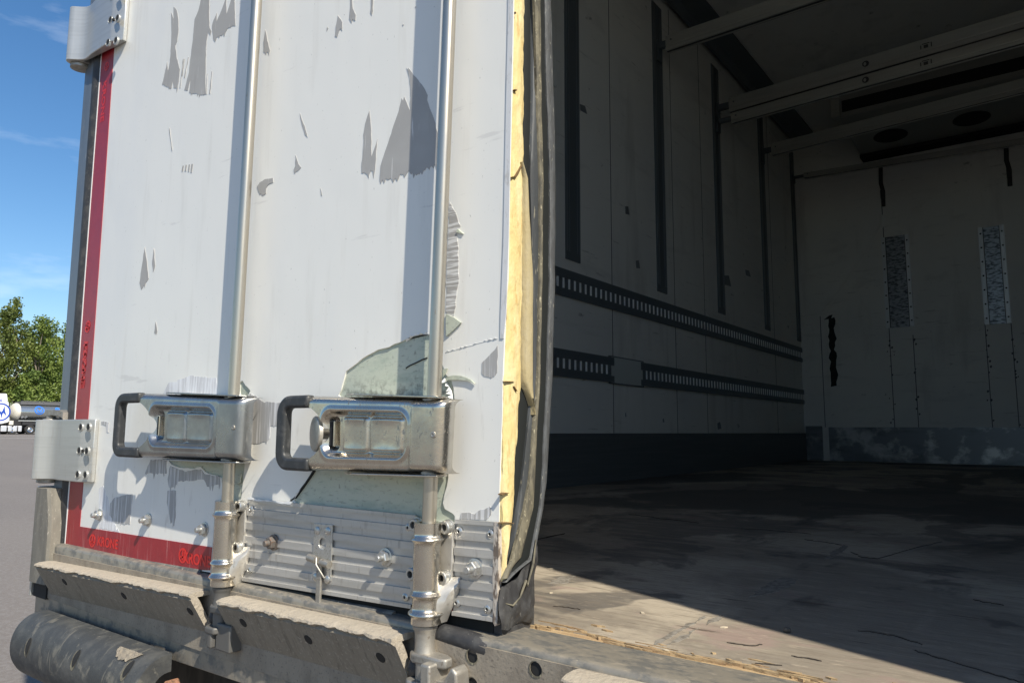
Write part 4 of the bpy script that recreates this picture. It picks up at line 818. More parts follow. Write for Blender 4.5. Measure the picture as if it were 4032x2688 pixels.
# cams under the guides
def cam_end(xr, zt, L, full):
    mb = MB(); mb.lathe((xr,-.026,zt), (0,0,-1), [(0,.0),(0,.0150),(.0015,.0162),(.0045,.0160),(.008,.0140),(.011,.0132),(L-.002,.0130),(L+.002,.0145),(L+.004,.0145),(L+.005,0)], 28)
    c = mb.build('bar_cam', M['cast'] if full else M['cast_dark'], T, smooth=40)
    z = zt-L
    q = MB()
    q.prism([(xr-.017,-.020),(xr-.017,-.036),(xr-.006,-.043),(xr+.016,-.042),(xr+.036,-.042),(xr+.046,-.038),(xr+.047,-.026),(xr+.034,-.019),(xr+.016,-.017)], 2, z-.013, z-.001)
    q.prism([(xr-.017,-.016),(xr-.019,-.040),(xr-.010,-.048),(xr+.012,-.047),(xr+.016,-.040),(xr+.016,-.016)], 2, z-.044, z-.033)
    q.lathe((xr+.004,-.028,z-.035), (0,0,1), [(0,.013),(.026,.013)], 20)
    q.build('cam_hook', M['cast'] if full else M['cast_dark'], c, bevel=.0028, seg=3, smooth=45)
    q = MB(); q.lathe((xr-.014,-.028,z-.034), (0,0,1), [(0,.003),(.003,.008),(.012,.0105),(.020,.008),(.024,.002)], 18); q.build('cam_roller', M['black'], c, smooth=60)
    return c
cr = cam_end(ext(AR,.02), (-0.0977, 0.0069)[1]-.001, .032, 1)
cl = cam_end(ext(AL,.02), (-0.5464, -0.003)[1]-.001, .028, 0)
# keeper bolted to the sill beside the right cam
kx = ext(AR,.0); zk = (-0.0968, -0.0259)[1]
b = MB()
b.box(kx+.020, kx+.036, -.056, -.0185, zk-.070, zk-.006)
b.prism([(kx+.030,zk-.026),(kx+.048,zk-.024),(kx+.060,zk-.006),(kx+.068,zk-.012),(kx+.070,zk-.034),(kx+.058,zk-.042),(kx+.030,zk-.048)], 1, -.044, -.0185)
kp = b.build('cam_keeper', M['cast'], T, bevel=.003, seg=3, smooth=45)
hexbolt((kx+.052,-.030,zk-.062), (0,-1,0), kp, .0075, .010)
b = MB(); b.box(-.545, -.505, -.040, -.0165, -.100, -.058); b.box(-.560,-.548,-.046,-.0165,-.098,-.070); b.build('cam_keeper', M['cast_dark'], T, bevel=.003, seg=3, smooth=45)

# --- ribbed aluminium plates along the bottom of the door
def ribbed(c, parent, periods, m, name='kick_plate'):
    (x0,zt0),(x1,zt1),(x2,zb1),(x3,zb0) = c
    prof = [(0.0,-.0016),(0.0,-.0055)]
    n = periods
    t = 0.0
    for k in range(n):
        a = (k+.5)/n; w_ = .25/n
        prof += [(a-w_,-.0055),(a-w_+.034/n,-.0028),(a+w_-.02/n,-.0028),(a+w_,-.0055)]
    prof += [(1.0,-.0055),(1.0,-.0016)]
    mb = MB(); N = 24; rings = []
    for k in range(N+1):
        s = k/N; xt = x0+(x1-x0)*s; xb_ = x3+(x2-x3)*s; za = zb0+(zb1-zb0)*s; zt = zt0+(zt1-zt0)*s
        rings.append([(xb_+(xt-xb_)*t, y, za+(zt-za)*t) for t, y in prof])
    mb.loft(rings); return mb.build(name, m, parent, smooth=20)
KP = [(-0.5259, 0.1364), (-0.142, 0.1357), (-0.1474, 0.0137), (-0.532, 0.0029)]
KQ = [(-0.0711, 0.1357), (-0.0064, 0.1374), (-0.0089, 0.0179), (-0.075, 0.0159)]
kp1 = ribbed(KP, T, 6, M['alu_plate']); kp2 = ribbed(KQ, T, 6, M['alu_plate'])
def rivets(pts, parent):
    for (x, z) in pts:
        q = MB(); q.mi = 0; q.lathe((x,-.0046,z), (0,-1,0), [(-.001,.0056),(.0006,.0056),(.0020,.0040),(.0022,.0022),(.0012,.0018)], 18)
        q.mi = 1; q.lathe((x,-.0046,z), (0,-1,0), [(0,.0018),(.0013,.0018),(.0013,0)], 10); q.build('rivet', [M['nut'], M['dark_hole']], parent, smooth=40)
rivets([(-0.5165, 0.1195), (-0.1554, 0.1188), (-0.5136, 0.0222), (-0.1584, 0.0271)], kp1)
rivets([(-0.0648, 0.1212), (-0.0137, 0.122), (-0.0673, 0.0322), (-0.0173, 0.0317)], kp2)
# the top of the plate is still covered by a ragged strip of skin
b = MB(); b.prism(jag([(-0.5257, 0.1378), (-0.4945, 0.1371), (-0.4655, 0.1365), (-0.4404, 0.1365), (-0.4069, 0.1367), (-0.4112, 0.1338), (-0.4464, 0.1339), (-0.4717, 0.1343), (-0.5008, 0.1335), (-0.5255, 0.1345)], .001, .006), 1, -.0062, -.0050); b.build('ragged_skin', M['skin_edge'], kp1)
# studs with nuts
def stud(x, z, y0, parent, rusty):
    m = M['nut_dark'] if rusty else M['nut']
    q = MB(); q.lathe((x,y0,z), (0,-1,0), [(-.002,.0125),(.0012,.0125),(.0016,.0110),(.0016,.0)], 20)
    q.lathe((x,y0,z), (0,-1,0), [(.0014,.0090),(.0022,.0098),(.0086,.0098),(.0098,.0085),(.0098,0)], 6, random.random())
    q.lathe((x,y0,z), (0,-1,0), [(.009,.0048),(.0165,.0048),(.0175,.0040),(.0175,0)], 14)
    return q.build('stud_bolt', m, parent, smooth=30)
M['rust_nut'] = M['nut']
for (x, z), y0, par, ru in zip([(-1.0501, 0.0723), (-0.8528, 0.0766), (-0.6575, 0.0751)], (-.0005,)*3, (door,)*3, (0,0,0)): stud(x, z, y0, par, ru)
for (x, z), par, ru in zip([(-0.4524, 0.0717), (-0.1975, 0.0752), (-0.0379, 0.0779)], (kp1,kp1,kp2), (1,0,0)): stud(x, z, -.0046, par, ru)
# hasp with its hanging T-pin
hx, hz = (-0.3299, 0.0816)
b = MB(); b.slab([(hx-.021,hz+.028),(hx+.021,hz+.029),(hx+.021,hz-.052),(hx-.002,hz-.052),(hx-.002,hz-.030),(hx-.021,hz-.030)], [ring_pts((hx,hz),.0085,.0085,20)], 1, -.0075, -.0049)
hs = b.build('seal_hasp', M['nut'], kp1, bevel=.0006)
b = MB(); b.tube([(hx-.026,-.011,hz-.022),(hx-.008,-.011,hz-.024)], .0055, 12); b.tube([(hx+.004,-.011,hz-.026),(hx+.022,-.011,hz-.028)], .0055, 12)
b.tube([(hx-.006,-.013,hz-.020),(hx-.002,-.016,hz-.030),(hx+.006,-.015,hz-.038),(hx+.010,-.010,hz-.048)], .0014, 8); b.build('pin_loop', M['cast'], hs, smooth=40)
b = MB(); b.box(hx-.0050, hx+.0050, -.013, -.009, hz-.118, hz-.026); b.box(hx-.013, hx+.013, -.014, -.008, hz-.126, hz-.118); b.build('seal_pin', M['cast'], hs, bevel=.001)
for dx, dz in ((-.012,.018),(.012,.019),(-.012,-.050),(.013,-.050)):
    q = MB(); q.lathe((hx+dx,-.0074,hz+dz), (0,-1,0), [(-.003,.0060),(.0008,.0060),(.0022,.0040),(.0022,0)], 16); q.build('rivet', M['nut'], hs, smooth=40)

# --- chewed step ledges across the back
def step_ledge(x0, z0, zb0, x1, z1, zb1, holes, name='step_ledge'):
    N = 70; rings = []; tops = []
    for k in range(N+1):
        s = k/N; x = x0+(x1-x0)*s; zt = z0+(z1-z0)*s; zb = zb0+(zb1-zb0)*s
        rings.append((x, zt, zb))
    mb = MB()
    mb.loft([[(x,-.004,zb),(x,-.0165,zb),(x,-.052,zt-.010),(x,-.050,zt-.004),(x,-.042,zt-.004),(x,-.036,zt-.012)] for x, zt, zb in rings])
    l = mb.build(name, M['ledge'], T)
    q = MB(); rr = []
    w = 0.0
    for x, zt, zb in rings:
        w = w*.7 + random.uniform(-.0014,.0014); d0 = random.uniform(-.0007,.0007)
        rr.append([(x,-.0165,zt+.001),(x,-.030,zt+.0025+d0*.6),(x,-.046+w,zt+.002+d0),(x,-.0550+w*1.3,zt-.0005+d0),(x,-.0562+w*1.4,zt-.0032+w*.8),(x,-.0515+w*.6,zt-.0065+w*1.3),(x,-.040,zt-.006),(x,-.0165,zt-.006)])
    q.loft(rr); q.build('ledge_top', M['ledge_top'], l, smooth=45)
    q = MB()
    for (hx_, t) in holes:
        s = (hx_-x0)/(x1-x0); zt = z0+(z1-z0)*s; zb = zb0+(zb1-zb0)*s
        a = Vector((0,-.052,zt-.010)); c = Vector((0,-.0165,zb)); p = a.lerp(c, t); nrm = Vector((0,-(zt-.010-zb), -.0355)).normalized()
        q.lathe((hx_, p.y, p.z), nrm, [(-.002,.0078),(.0006,.0078),(.0006,0)], 20)
    q.build('ledge_hole', M['dark_hole'], l, smooth=30)
    q = MB(); q.mi = 0; x, zt, zb = rings[-1]
    q.prism([(-.0165,zb),(-.052,zt-.010),(-.050,zt-.004),(-.042,zt-.004),(-.0045,zb)], 0, x, x+.0008); q.build('cut_end', M['ledge_top'], l)
    return l
random.seed(21)
step_ledge(-1.207, -.036, -.108, -.602, -.020, -.090, [((-1.0929, -0.0535)[0], .30), ((-0.8475, -0.0465)[0], .33), ((-0.6234, -0.0413)[0], .36)])
step_ledge(-.525, -.018, -.092, -.128, -.011, -.086, [((-0.4689, -0.0385)[0], .30), ((-0.3127, -0.0343)[0], .33), ((-0.1659, -0.0305)[0], .34)])
step_ledge(.122, -.010, -.084, .75, -.004, -.08, [(.30,.33)])
b = MB(); x0 = (0.098, -0.0132)[0]
b.prism([(x0,-.036),(x0+.008,-.024),(x0+.075,-.030),(x0+.085,-.036),(x0+.085,-.075),(x0,-.075)], 1, -.044, -.0165); b.lathe((x0-.012,-.03,-.085),(0,0,1),[(0,.012),(.038,.012),(.042,.010),(.043,0)],18)
b.build('cam_keeper', M['cast'], T, bevel=.004, seg=3, smooth=45)

# --- rubber buffer below the left corner
b = MB(); rings = []
def bufring(x, sc_, th):
    out = []; N = 22; zc = -.196; ay, az = .064*sc_, .064*sc_
    for k in range(N+1):
        a = math.pi/2 - math.pi*k/N; out.append((x, -.030-ay*math.cos(a)**.8 if math.cos(a) > 0 else -.030, zc+az*math.sin(a)))
    for k in range(N+1):
        a = -math.pi/2 + math.pi*k/N; out.append((x, -.030-(ay-th)*max(0,math.cos(a))**.8, zc+(az-th)*math.sin(a)))
    return out
for x, s_ in ((-1.224,.52),(-1.221,.72),(-1.214,.87),(-1.202,.96),(-1.187,1.0),(-.95,1.0),(-.700,1.0),(-.688,.985)): rings.append(bufring(x, s_, .030*s_))
b.loft(rings)
buf = b.build('rubber_buffer', M['buffer'], T, smooth=40)
bufh = [(-1.1137, -0.1825), (-0.9134, -0.1705), (-0.736, -0.1565)]
def bufpt(x, a, o): return (x, -.030-(.064+o)*max(0, math.cos(a))**.8, -.196+(.064+o)*math.sin(a))
for x, z in bufh:
    a0 = math.asin(max(-.9, min(.9, (z+.196)/.064)))
    for nm, m_, o, ra, rb, dx, da in (('hole_crescent', M['seal_lip'], .0005, .0095, .29, 0, 0), ('bolt_hole', M['dark_hole'], .0010, .0078, .24, .0026, .06)):  # pale disc, left as a crescent, imitates the sunlit inner wall of the hole
        q = MB(); pts = [bufpt(x+dx+ra*math.cos(k*math.pi/12), a0+da+rb*math.sin(k*math.pi/12), o) for k in range(24)]
        q.add(pts+[bufpt(x+dx, a0+da, o)], [(k,(k+1)%24,24) for k in range(24)]); q.build(nm, m_, buf, recalc=False)
b = MB(); x0, x1 = -0.8066, -0.7252
def tornpt(u, v):
    rr = .75+.25*abs(math.sin(u*11.0)+.6*math.sin(u*29+1))/1.6
    return bufpt(x0+(x1-x0)*u, 1.20-.42*v*rr*math.sin(math.pi*min(1,u*1.05+.02))**.5, .0012+.0035*abs(mnoise.noise(Vector((u*6,v*3,2.2)))))
b.grid(tornpt, 28, 6)
b.build('torn_rubber', M['ledge'], buf)
b = MB(); b.prism([(-.72,-.285),(-.655,-.285),(-.662,-.24),(-.668,-.185),(-.68,-.172),(-.70,-.20)], 1, -.046, -.020); b.build('mounting_block', M['rust'], buf, bevel=.003)
b = MB(); b.prism([(-.655,-.30),(-.615,-.30),(-.622,-.245),(-.650,-.205)], 1, -.04, .0); b.box(-1.20,-.62,-.030,.0,-.292,-.284); b.build('mounting_plate', M['guard'], buf, bevel=.002)

# --- underframe
b = MB(); b.loft([[(x,-.006,-.128+.010*x-.010),(x,.02,-.128+.010*x-.010),(x,.02,-.03),(x,-.006,-.03)] for x in (-1.262,-.9,-.5,-.15)])
b.build('cross_member', M['under'], T)
b = MB(); b.box(-1.20, 1.20, .10, .22, -.42, -.15)
b.build('cross_member', M['under'], T)
b = MB(); b.box(-.60, -.45, .10, 6.0, -.62, -.20); b.box(.45, .60, .10, 6.0, -.62, -.20); b.build('chassis_rail', M['under'], T)
b = MB(); b.prism([(-.50,-.16),(-.30,-.15),(-.33,-.33),(-.46,-.33)], 1, .03, .10); b.build('frame_bracket', M['under'], T)
b = MB(); b.tube([(-1.05,.10,-.50),(1.05,.10,-.50)], .055, 18); b.build('underrun_bar', M['under'], T, smooth=40)
for wy in (3.3, 4.65):
    for s in (-1, 1):
        q = MB(); q.lathe((s*.72, wy, gz(0)+.505), (s,0,0), [(0,.25),(0,.46),(.03,.50),(.30,.50),(.33,.46),(.33,.28),(.25,.26),(.25,0)], 36); wh = q.build('wheel', M['black'], T, smooth=40)
b = MB(); b.box(-1.25, 1.25, .06, YB, -.15, -.031); b.build('floor_bearer', M['under'], T)
# the other door, swung right round against the far side
b = MB(); b.box(1.315, 1.40, -.155, 1.06, -.02, ZC-.03); b.box(1.236, 1.33, -.137, .0, .10, .24); b.box(1.236, 1.33, -.137, .0, 1.1, 1.24); b.box(1.237,1.325,-.136,.0,-.02,ZC)
b.build('rear_door', M['skin'], T)
# ------------------------------------------------------------------ load beams hung across the load space
BEAMS = [(3.13, -1.1692, 2.6078, 1.17, 2.617, 0.0928, []), (4.09, -1.1338, 2.575, 1.17, 2.6437, 0.1027, [('o', -0.2493, 0.45), ('s', 0.0853, 0.45)]), (4.09, -1.1208, 2.4611, 1.17, 2.5183, 0.0722, [('o', -0.2549, 0.45), ('s', 0.0789, 0.45)]), (5.08, -1.144, 2.5687, 1.17, 2.6507, 0.0949, []), (5.97, -1.1268, 2.5822, 1.17, 2.4899, 0.0462, [])]
LBL = ['load beam nearest the open doors, cut off by the top of the picture', 'upper load beam of the close pair, round mark and small sticker on its face',
       'lower load beam of the close pair, just under its twin', 'single load beam passing in front of the roof cooler', 'rearmost load beam, lying against the bulkhead above the hanging straps']
for i, (y, xl, zl, xr, zr, h, marks) in enumerate(BEAMS):
    t = thing('load_beam', LBL[i], 'load beam', ((xl+xr)/2, y+.02, (zl+zr)/2-h), 'load beams hung across the load space')
    ln = math.hypot(xr-xl, zr-zl); dz = (zr-zl)/(xr-xl)
    def Z(x): return zl+(x-xl)*dz
    dpt = .050
    mb = MB()
    sec = [(y,0),(y,-h*.66),(y+.004,-h*.68),(y+.004,-h*.73),(y,-h*.75),(y,-h),(y+.012,-h),(y+.014,-h+.006),(y+dpt-.014,-h+.006),(y+dpt-.012,-h),(y+dpt,-h),(y+dpt,0)]
    mb.loft([[(x, p[0], Z(x)+p[1]) for p in sec] for x in (xl, xr)])
    mb.build('beam_profile', M['beam'], t, bevel=.0015)
    mb = MB(); mb.loft([[(x, yy, Z(x)+zz) for yy, zz in ((y+.015,-h+.0055),(y+dpt-.015,-h+.0055),(y+dpt-.015,-h+.003),(y+.015,-h+.003))] for x in (xl, xr)]); mb.build('beam_groove', M['beam_dark'], t)
    for s, x in ((-1, xl), (1, xr)):
        mb = MB(); a, c = (XL+.009, x) if s < 0 else (x, XR-.009)
        mb.box(a, c, y+.010, y+dpt-.010, Z(x)-h*.62, Z(x)-h*.22); mb.box(min(a,c) if s < 0 else c-.012, (a+.012) if s < 0 else c, y-.004, y+dpt+.004, Z(x)-h*1.5, Z(x)-h*.1)
        mb.lathe((x-s*.035, y-.0005, Z(x)-h*.35), (0,-1,0), [(-.001,.006),(.002,.006),(.002,0)], 10)
        mb.build('end_fitting', M['track'], t)
    for kind, x, f in marks:
        mb = MB(); z = Z(x)-h*f
        if kind == 'o':
            mb.slab(ring_pts((x,z),.020,.020), [ring_pts((x-.004,z),.008,.012)], 1, y-.0012, y+.001)
            mb.build('round_mark', M['beam_dark'], t)
        else:
            mb.box(x-.030, x-.024, y-.0012, y+.001, z-.014, z+.010); mb.box(x+.026, x+.032, y-.0012, y+.001, z-.012, z+.016); mb.box(x-.012, x+.012, y-.0012, y+.001, z-.012, z+.008); mb.box(x-.02, x+.02, y-.0012, y+.001, z+.013, z+.018)
            mb.build('sticker', M['beam_dark'], t)

# bits lying on the floor
def crumb(name, label, cat, x, y, z, r, m, flat=.6, seed=0):
    random.seed(seed); bm = bmesh.new(); bmesh.ops.create_icosphere(bm, subdivisions=2, radius=r)
    for v in bm.verts: v.co *= random.uniform(.75,1.2); v.co.z *= flat
    zz = min(v.co.z for v in bm.verts)
    me = bpy.data.meshes.new(name); bm.to_mesh(me); bm.free(); me.materials.append(m)
    o = bpy.data.objects.new(name, me); COL.objects.link(o); o.location = (x, y, z-zz*.96); return tag(o, label, cat)
px_, py_ = (0.272, 0.2355)
crumb('pebble', 'small dark pebble lying on the sunlit boards right at the shadow line', 'pebble', float(px_), float(py_), 0.0, .0045, M['under'], .8, 4)
CH = [(-0.1952, 0.4045), (-0.085, 0.2395), (0.0835, 0.2125), (0.2009, 0.2086), (0.1841, 0.0706)]
M['chip'] = mat('pale_wood_chip', (.50,.43,.32), .8)
CL = ['pale wood chip on the floor beside the rubber boot, next to the shadow line', 'tiny pale flake on the sunlit floor near the rubber boot', 'pale wood flake alone in the middle of the sunlit floor', 'pale splinter near the pebble', 'small pale chip at the torn edge of the floor boards']
for i, (x, y) in enumerate(CH):
    b = MB(); L = (.005,.003,.004,.005,.004)[i]; a = (.4,1.2,-.2,.7,.1)[i]; c, s = math.cos(a), math.sin(a)
    b.prism([(x-L*c,y-L*s),(x+.002*s,y-.002*c),(x+L*c,y+L*s),(x-.0025*s,y+.0025*c)], 2, .0002, .0018)
    tag(b.build('wood_chip', M['chip'], None), CL[i], 'wood chip', 'wood chips on the floor')

# ------------------------------------------------------------------ tanker lorry parked across the yard
XT = -80.0
GT = gz(XT-1)
M['white_paint'] = mat('white_cab_paint', (.80,.80,.80), .3, coat=.3)
M['cream'] = mat('cream_tank_end', (.66,.63,.55), .4, layers=[dict(scale=(2,2,.6), lo=.5, hi=.7, col=(.55,.51,.43), amt=.7)])
M['tank'] = mat('polished_tank_barrel', (.48,.50,.50), .26, .9, layers=[dict(scale=(.6,.3,3), lo=.45, hi=.65, col=(.40,.42,.41), amt=.6)])
M['tank_top'] = mat('dark_tank_top', (.10,.10,.105), .6)
M['blue'] = mat('blue_emblem_paint', (.015,.06,.36), .4)
M['blue2'] = mat('bright_blue_emblem', (.03,.17,.62), .4)
M['dark'] = mat('black_chassis_paint', (.02,.02,.022), .6)
M['chrome'] = mat('bright_wheel_metal', (.75,.75,.74), .15, 1.0)
M['alu_tank'] = mat('brushed_fuel_tank', (.62,.63,.66), .4, .4)
M['tyre'] = mat('tyre_rubber', (.025,.025,.025), .8)
tk = thing('tanker_lorry', 'fuel tanker lorry, white cab, steel tank, blue round emblems, parked before the trees', 'tanker lorry', (XT-1.2, 30, GT))
b = MB(); cb = [(27.0776, 0.9154), (26.9931, 1.8412), (26.8726, 2.7049), (26.8451, 2.7815), (26.5444, 2.7558), (24.8315, 2.713), (24.4756, 2.3242), (24.5335, 0.6136), (26.3852, 0.6464), (26.9112, 0.7901)]
b.prism(cb, 0, XT, XT-2.45); cab = b.build('cab', M['white_paint'], tk, bevel=.05)
b = MB(); b.prism([(26.8552, 2.7911), (26.7322, 3.4749), (26.687, 3.535), (25.6842, 3.5228), (25.016, 3.0076), (24.8824, 2.7238)], 0, XT-.12, XT-2.3); b.build('roof_fairing', M['white_paint'], cab, bevel=.08)
b = MB()
E0 = (26.2498, 1.7779); er = (26.1835, 2.636)[1]-E0[1]
b.slab(ring_pts(E0, er, er, 48), [ring_pts(E0, er*.84, er*.84, 48)], 0, XT+.012, XT+.001)
b.prism([(26.5301, 2.4158), (26.5917, 2.14), (26.6399, 1.8638), (26.7103, 1.6496), (26.8135, 1.3587), (26.6367, 1.5557), (26.4908, 1.7065), (26.4357, 1.5516), (26.4098, 1.3669), (26.3886, 1.1212), (26.3297, 1.3655), (26.2418, 1.6397), (26.1316, 1.5149), (25.9339, 1.3279), (25.9849, 1.6954), (25.9962, 2.0629), (26.0232, 2.4007), (26.1085, 2.1578), (26.2072, 1.9149), (26.3256, 1.7643), (26.4207, 1.9201), (26.4844, 2.1372)], 0, XT+.012, XT+.001)
b.build('emblem', M['blue'], cab)
V, F = text_mesh('st', .42); p = (26.1835, 2.9128)
b = MB(); b.add([(XT-.10, p[0]+v.x, p[1]+v.y) for v in V], F); b.build('lettering', M['blue'], cab, recalc=False)
# tank
cy_, czk = None, None
zt0 = (28.0568, 2.6813)[1]; zb0 = (28.1858, 0.9763)[1]; y0 = (27.9242, 1.8628)[0]; yd = (26.939, 1.8399)[0]
zc0 = (zt0+zb0)/2; rz = (zt0-zb0)/2; rx = 1.22
def ell(y, s): return [(XT-1.22+rx*s*math.cos(2*math.pi*k/40), y, zc0+rz*s*math.sin(2*math.pi*k/40)) for k in range(40)]
b = MB(); b.loft([ell(y0, 1), ell(y0+11.5, 1)]); tank = b.build('tank', M['tank'], tk, smooth=40)
b = MB(); b.loft([ell(y0-.02-.42*math.sin(a), max(.02, math.cos(a))*1.01) for a in (0,.2,.4,.6,.8,1.0,1.2,1.35,1.5)]); b.build('tank_end', M['cream'], tank, smooth=60)
b = MB(); b.loft([ell(y0-.03, 1.03), ell(y0+.05, 1.03)]); b.build('end_ring', M['cream'], tank, smooth=40)
b = MB(); b.box(XT-1.75, XT-.35, y0+.1, y0+11.4, zc0+rz*.86, zc0+rz*1.18); b.tube([(XT-.36,y0+.1,zc0+rz*1.25),(XT-.36,y0+11.4,zc0+rz*1.25)], .03, 6)
for k in range(8): b.box(XT-.38, XT-.32, y0+.6+k*1.45, y0+.7+k*1.45, zc0+rz*1.1, zc0+rz*1.25)
b.build('walkway', M['tank_top'], tank)
b = MB()
def on_tank(y, z, out=.012):
    q = max(-1, min(1, (z-zc0)/rz)); return (XT-1.22+(rx+out)*math.sqrt(max(0,1-q*q)), y, z)
def tank_poly(mb, pts):
    n = len(pts); cyy = sum(p[0] for p in pts)/n; czz = sum(p[1] for p in pts)/n
    mb.add([on_tank(*p) for p in pts]+[on_tank(cyy,czz)], [(i,(i+1)%n,n) for i in range(n)])
e1 = (29.5939, 2.0131); r1 = e1[0]-(29.1507, 2.0023)[0]
R0 = ring_pts(e1, r1, r1*.95, 36); R1 = ring_pts(e1, r1*.76, r1*.72, 36)
b.add([on_tank(*p) for p in R0]+[on_tank(*p) for p in R1], [(i,(i+1)%36,36+(i+1)%36,36+i) for i in range(36)])
for pts in (((-.5,.42),(-.34,.5),(-.2,-.5),(-.4,-.45)), ((.5,.42),(.34,.5),(.2,-.5),(.4,-.45)), ((-.4,.35),(0,-.25),(0,-.62),(-.45,-.1)), ((.4,.35),(.45,-.1),(0,-.62),(0,-.25))):
    tank_poly(b, [(e1[0]+p[0]*r1, e1[1]+p[1]*r1) for p in pts])
e2 = (31.2266, 2.1342)
tank_poly(b, ring_pts(e2, r1*.50, r1*.48, 24))
b.build('emblem', M['blue2'], tank)
b = MB()
for c in ((28.2091, 1.3303), (28.5079, 1.3354)):
    q = [(c[0],c[1]+.16),(c[0]+.14,c[1]),(c[0],c[1]-.16),(c[0]-.14,c[1])]
    b.add([on_tank(p[0],p[1],.06) for p in q], [(0,1,2,3)])
b.build('hazard_plate', M['white_paint'], tank, recalc=False)
b = MB(); b.box(XT-.10, XT-.04, y0-.1, y0+11, zb0-.04, zb0+.05); b.build('side_rail', M['alu'], tank)
zr = (28.22, 0.5235)[1]
b = MB(); b.box(XT-1.9, XT-.5, y0-3.2, y0+11.2, GT+.55, zb0+.10); b.box(XT-.55, XT-.1, y0+.3, y0+3.4, GT+.9, GT+1.25); b.build('chassis', M['dark'], tk)
fz0, fz1 = (26.629, -0.0868)[1], (26.5841, 0.495)[1]
for xa, xb_ in ((26.4461, 26.9426), (27.0047, 27.3766), (27.4502, 27.8149), (27.8892, 28.2159)):
    ya, yb2 = xa, xb_
    b = MB(); b.box(XT-.75, XT-.06, ya, yb2, fz0, fz1); b.build('fuel_tank', M['alu_tank'], tk, bevel=.08, seg=3)
for yk, nm in (((28.937, 0.1202)[0],1),((27.4245, 0.115)[0],0),(y0+8.0,1),(y0+9.35,1),(y0+10.7,1),((25.2429, 0.1074)[0],1)):
    for sd in (0, 1):
        xo = XT-.08 if sd == 0 else XT-2.35; dd = 1 if sd == 0 else -1
        b = MB(); rr = .46; b.lathe((xo-.30*dd, yk, GT+rr), (dd,0,0), [(0,0),(0,rr*.9),(.04,rr),(.26,rr),(.30,rr*.93),(.30,rr*.60),(.24,rr*.55),(.24,0)], 28); wh = b.build('wheel', M['tyre'], tk, smooth=40)
        b = MB(); b.lathe((xo-.08*dd, yk, GT+rr), (dd,0,0), [(0,rr*.56),(.05,rr*.55),(.02,rr*.40),(.07,rr*.22),(.07,0)], 24); b.build('rim', M['chrome'], wh, smooth=40)
b = MB(); b.box(XT-.5, XT-.1, *sorted(((27.1165, 0.7615)[0], (27.4623, 0.7652)[0])), (27.1183, 0.5609)[1], (27.0876, 0.9618)[1]); b.build('equipment_box', M['cream'], tk, bevel=.03)

# ------------------------------------------------------------------ trees behind the tanker
def leaf_mat(name, c1, c2, c3):
    m = bpy.data.materials.new(name); m.use_nodes = True; t = m.node_tree; n = t.nodes; L = t.links; b_ = n['Principled BSDF']
    oi = n.new('ShaderNodeObjectInfo'); co = n.new('ShaderNodeTexCoord')
    q = n.new('ShaderNodeTexNoise'); q.inputs['Scale'].default_value = .55; q.inputs['Detail'].default_value = 6; L.new(co.outputs['Object'], q.inputs['Vector'])
    cr_ = n.new('ShaderNodeValToRGB'); e = cr_.color_ramp.elements; e[0].position = .34; e[0].color = (*c1,1); e[1].position = .68; e[1].color = (*c3,1); k = e.new(.5); k.color = (*c2,1)
    L.new(q.outputs[0], cr_.inputs[0]); L.new(cr_.outputs[0], b_.inputs['Base Color'])
    b_.inputs['Roughness'].default_value = .55
    tr = n.new('ShaderNodeBsdfTranslucent'); L.new(cr_.outputs[0], tr.inputs[0]); mxs = n.new('ShaderNodeMixShader'); mxs.inputs[0].default_value = .35
    L.new(b_.outputs[0], mxs.inputs[1]); L.new(tr.outputs[0], mxs.inputs[2]); L.new(mxs.outputs[0], n['Material Output'].inputs[0]); return m
LM = [leaf_mat('olive_leaves', (.095,.13,.033), (.165,.205,.05), (.245,.28,.075)), leaf_mat('fresh_leaves', (.10,.155,.036), (.18,.245,.055), (.27,.33,.08)), leaf_mat('dull_leaves', (.10,.115,.04), (.15,.165,.055), (.21,.215,.075))]
BM = mat('grey_bark', (.20,.17,.13), .9, layers=[dict(scale=(6,6,1.5), lo=.45, hi=.6, col=(.11,.09,.07), amt=.8)])
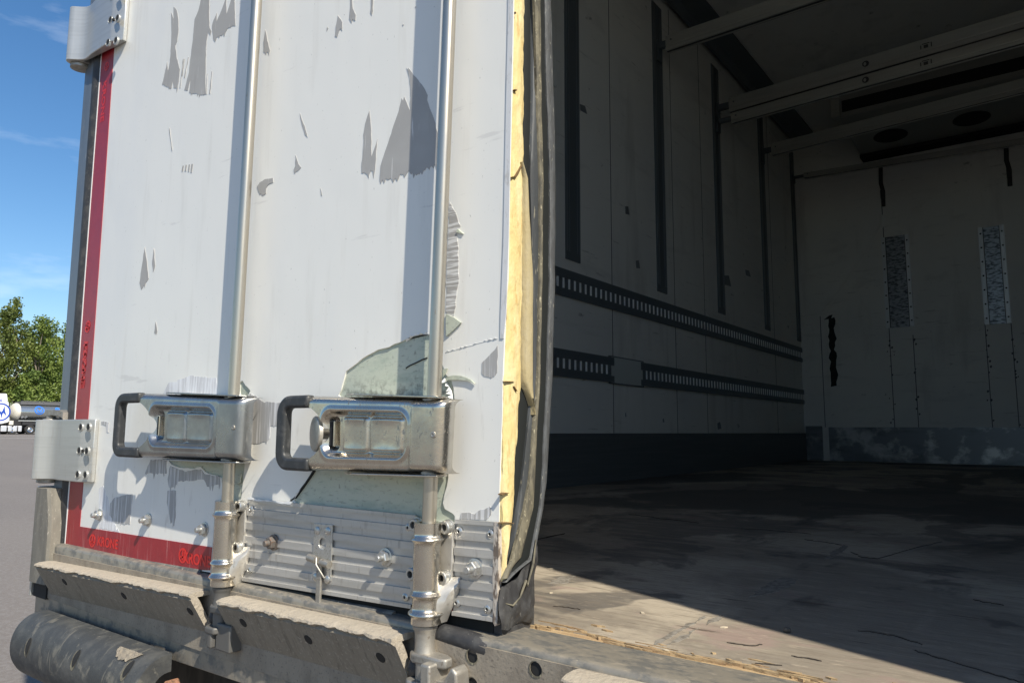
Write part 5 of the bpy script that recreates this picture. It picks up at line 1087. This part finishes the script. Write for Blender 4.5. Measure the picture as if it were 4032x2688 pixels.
def tree(kind, label, x, y, h, w, seed):
    rnd = random.Random(seed); t = thing('tree', label, 'tree', (x, y, gz(x)), 'trees behind the tanker')
    g = gz(x); b = MB(); path = [(x+rnd.uniform(-.1,.1)*i, y+rnd.uniform(-.1,.1)*i, g-.1+h*.85*i/7) for i in range(8)]
    b.tube(path, [.20*(1-i/8.5) for i in range(8)], 8)
    blobs = []
    for k in range(32):
        a = rnd.uniform(0, 2*math.pi); zf = rnd.uniform(.20, .97); rad = w*(1-abs(zf-.45)*1.15)*rnd.uniform(.25,1.0)
        c = Vector((x+math.cos(a)*rad, y+math.sin(a)*rad, g+h*zf)); blobs.append((c, rnd.uniform(.5,1.15)*w*.36))
        if k % 2 == 0:
            i = min(6, int(zf*7*.8)); p = path[i]; b.tube([p, ((p[0]+c.x)/2,(p[1]+c.y)/2,(p[2]+c.z)/2+.1), (c.x,c.y,c.z)], [.07,.05,.02], 5)
    b.build('trunk', BM, t, smooth=50)
    V = []; F = []
    for c, r in blobs:
        for q in range(240):
            v = Vector((rnd.gauss(0,1), rnd.gauss(0,1), rnd.gauss(0,1))).normalized()*(r*rnd.uniform(.35,1.05)**.6)
            v.z *= 1.25; p = c+v; s = rnd.uniform(.10,.22)
            a1 = Vector((rnd.gauss(0,1), rnd.gauss(0,1), rnd.gauss(0,.8))).normalized(); a2 = a1.orthogonal().normalized()
            k = len(V); V += [p-a1*s, p-a2*s*.55, p+a1*s, p+a2*s*.55]; F.append((k,k+1,k+2,k+3))
    # wispy leading shoots at the top
    for q in range(14):
        a = rnd.uniform(0,6.3); bx = x+math.cos(a)*w*.45*rnd.random(); by = y+math.sin(a)*w*.45*rnd.random(); z0 = g+h*rnd.uniform(.88,.97)
        for i in range(34):
            p = Vector((bx+rnd.gauss(0,.14), by+rnd.gauss(0,.14), z0+rnd.uniform(0, h*.11))); s = rnd.uniform(.08,.17)
            a1 = Vector((rnd.gauss(0,1), rnd.gauss(0,1), rnd.gauss(0,1))).normalized(); a2 = a1.orthogonal()
            k = len(V); V += [p-a1*s, p-a2*s*.5, p+a1*s, p+a2*s*.5]; F.append((k,k+1,k+2,k+3))
    me = bpy.data.meshes.new('crown'); me.from_pydata([tuple(v) for v in V], [], F); me.materials.append(LM[kind]); o = bpy.data.objects.new('crown', me); COL.objects.link(o); attach(o, t)
TREES = [(1,'fresh green tree at the far left edge of the row behind the cab',-99,25.5,13.1,2.9),(0,'tall olive green tree with wispy top shoots, above the cab',-101,30.0,14.6,2.8),
         (0,'tallest olive tree of the row, over the front of the tank',-100,33.6,15.0,2.6),(1,'bright green rounded tree right of the tallest one',-102,37.2,13.6,2.9),
         (1,'fresh green tree half hidden by the edge of the white trailer door',-101,41.0,13.9,2.9),(2,'dull green tree mostly hidden behind the trailer post',-103,45.0,13.6,3.0),
         (2,'dull dark tree at the back, filling the gap behind the fresh green one',-107,29.0,12.6,3.2),(2,'dull tree at the back between the two tall olive trees',-108,34.5,12.9,3.2),(0,'olive tree at the back behind the bright rounded one',-108,40.5,13.0,3.2),(2,'dull tree at the back, furthest right of the row',-109,47,13.0,3.3),
         (1,'low bushy tree in front, just above the tank walkway',-96,34.5,6.6,2.6),(0,'low bushy tree in front, right behind the cab roof',-96,29.6,6.2,2.6),(1,'low bushy tree in front beside the trailer post',-96,39.0,6.9,2.7)]
TREES += [(0,'olive tree beyond the left end of the row, past the cab front',-100,21.0,13.2,2.9),(2,'dull tree two past the left end of the row',-102,16.0,12.8,3.0),(1,'fresh tree past the right end of the row',-103,51.5,13.4,3.1),(0,'olive tree two past the right end of the row',-104,56.0,13.0,3.1)]
for i, (k, lab, x, y, h, w_) in enumerate(TREES): tree(k, lab, x, y, h, w_, 100+i)
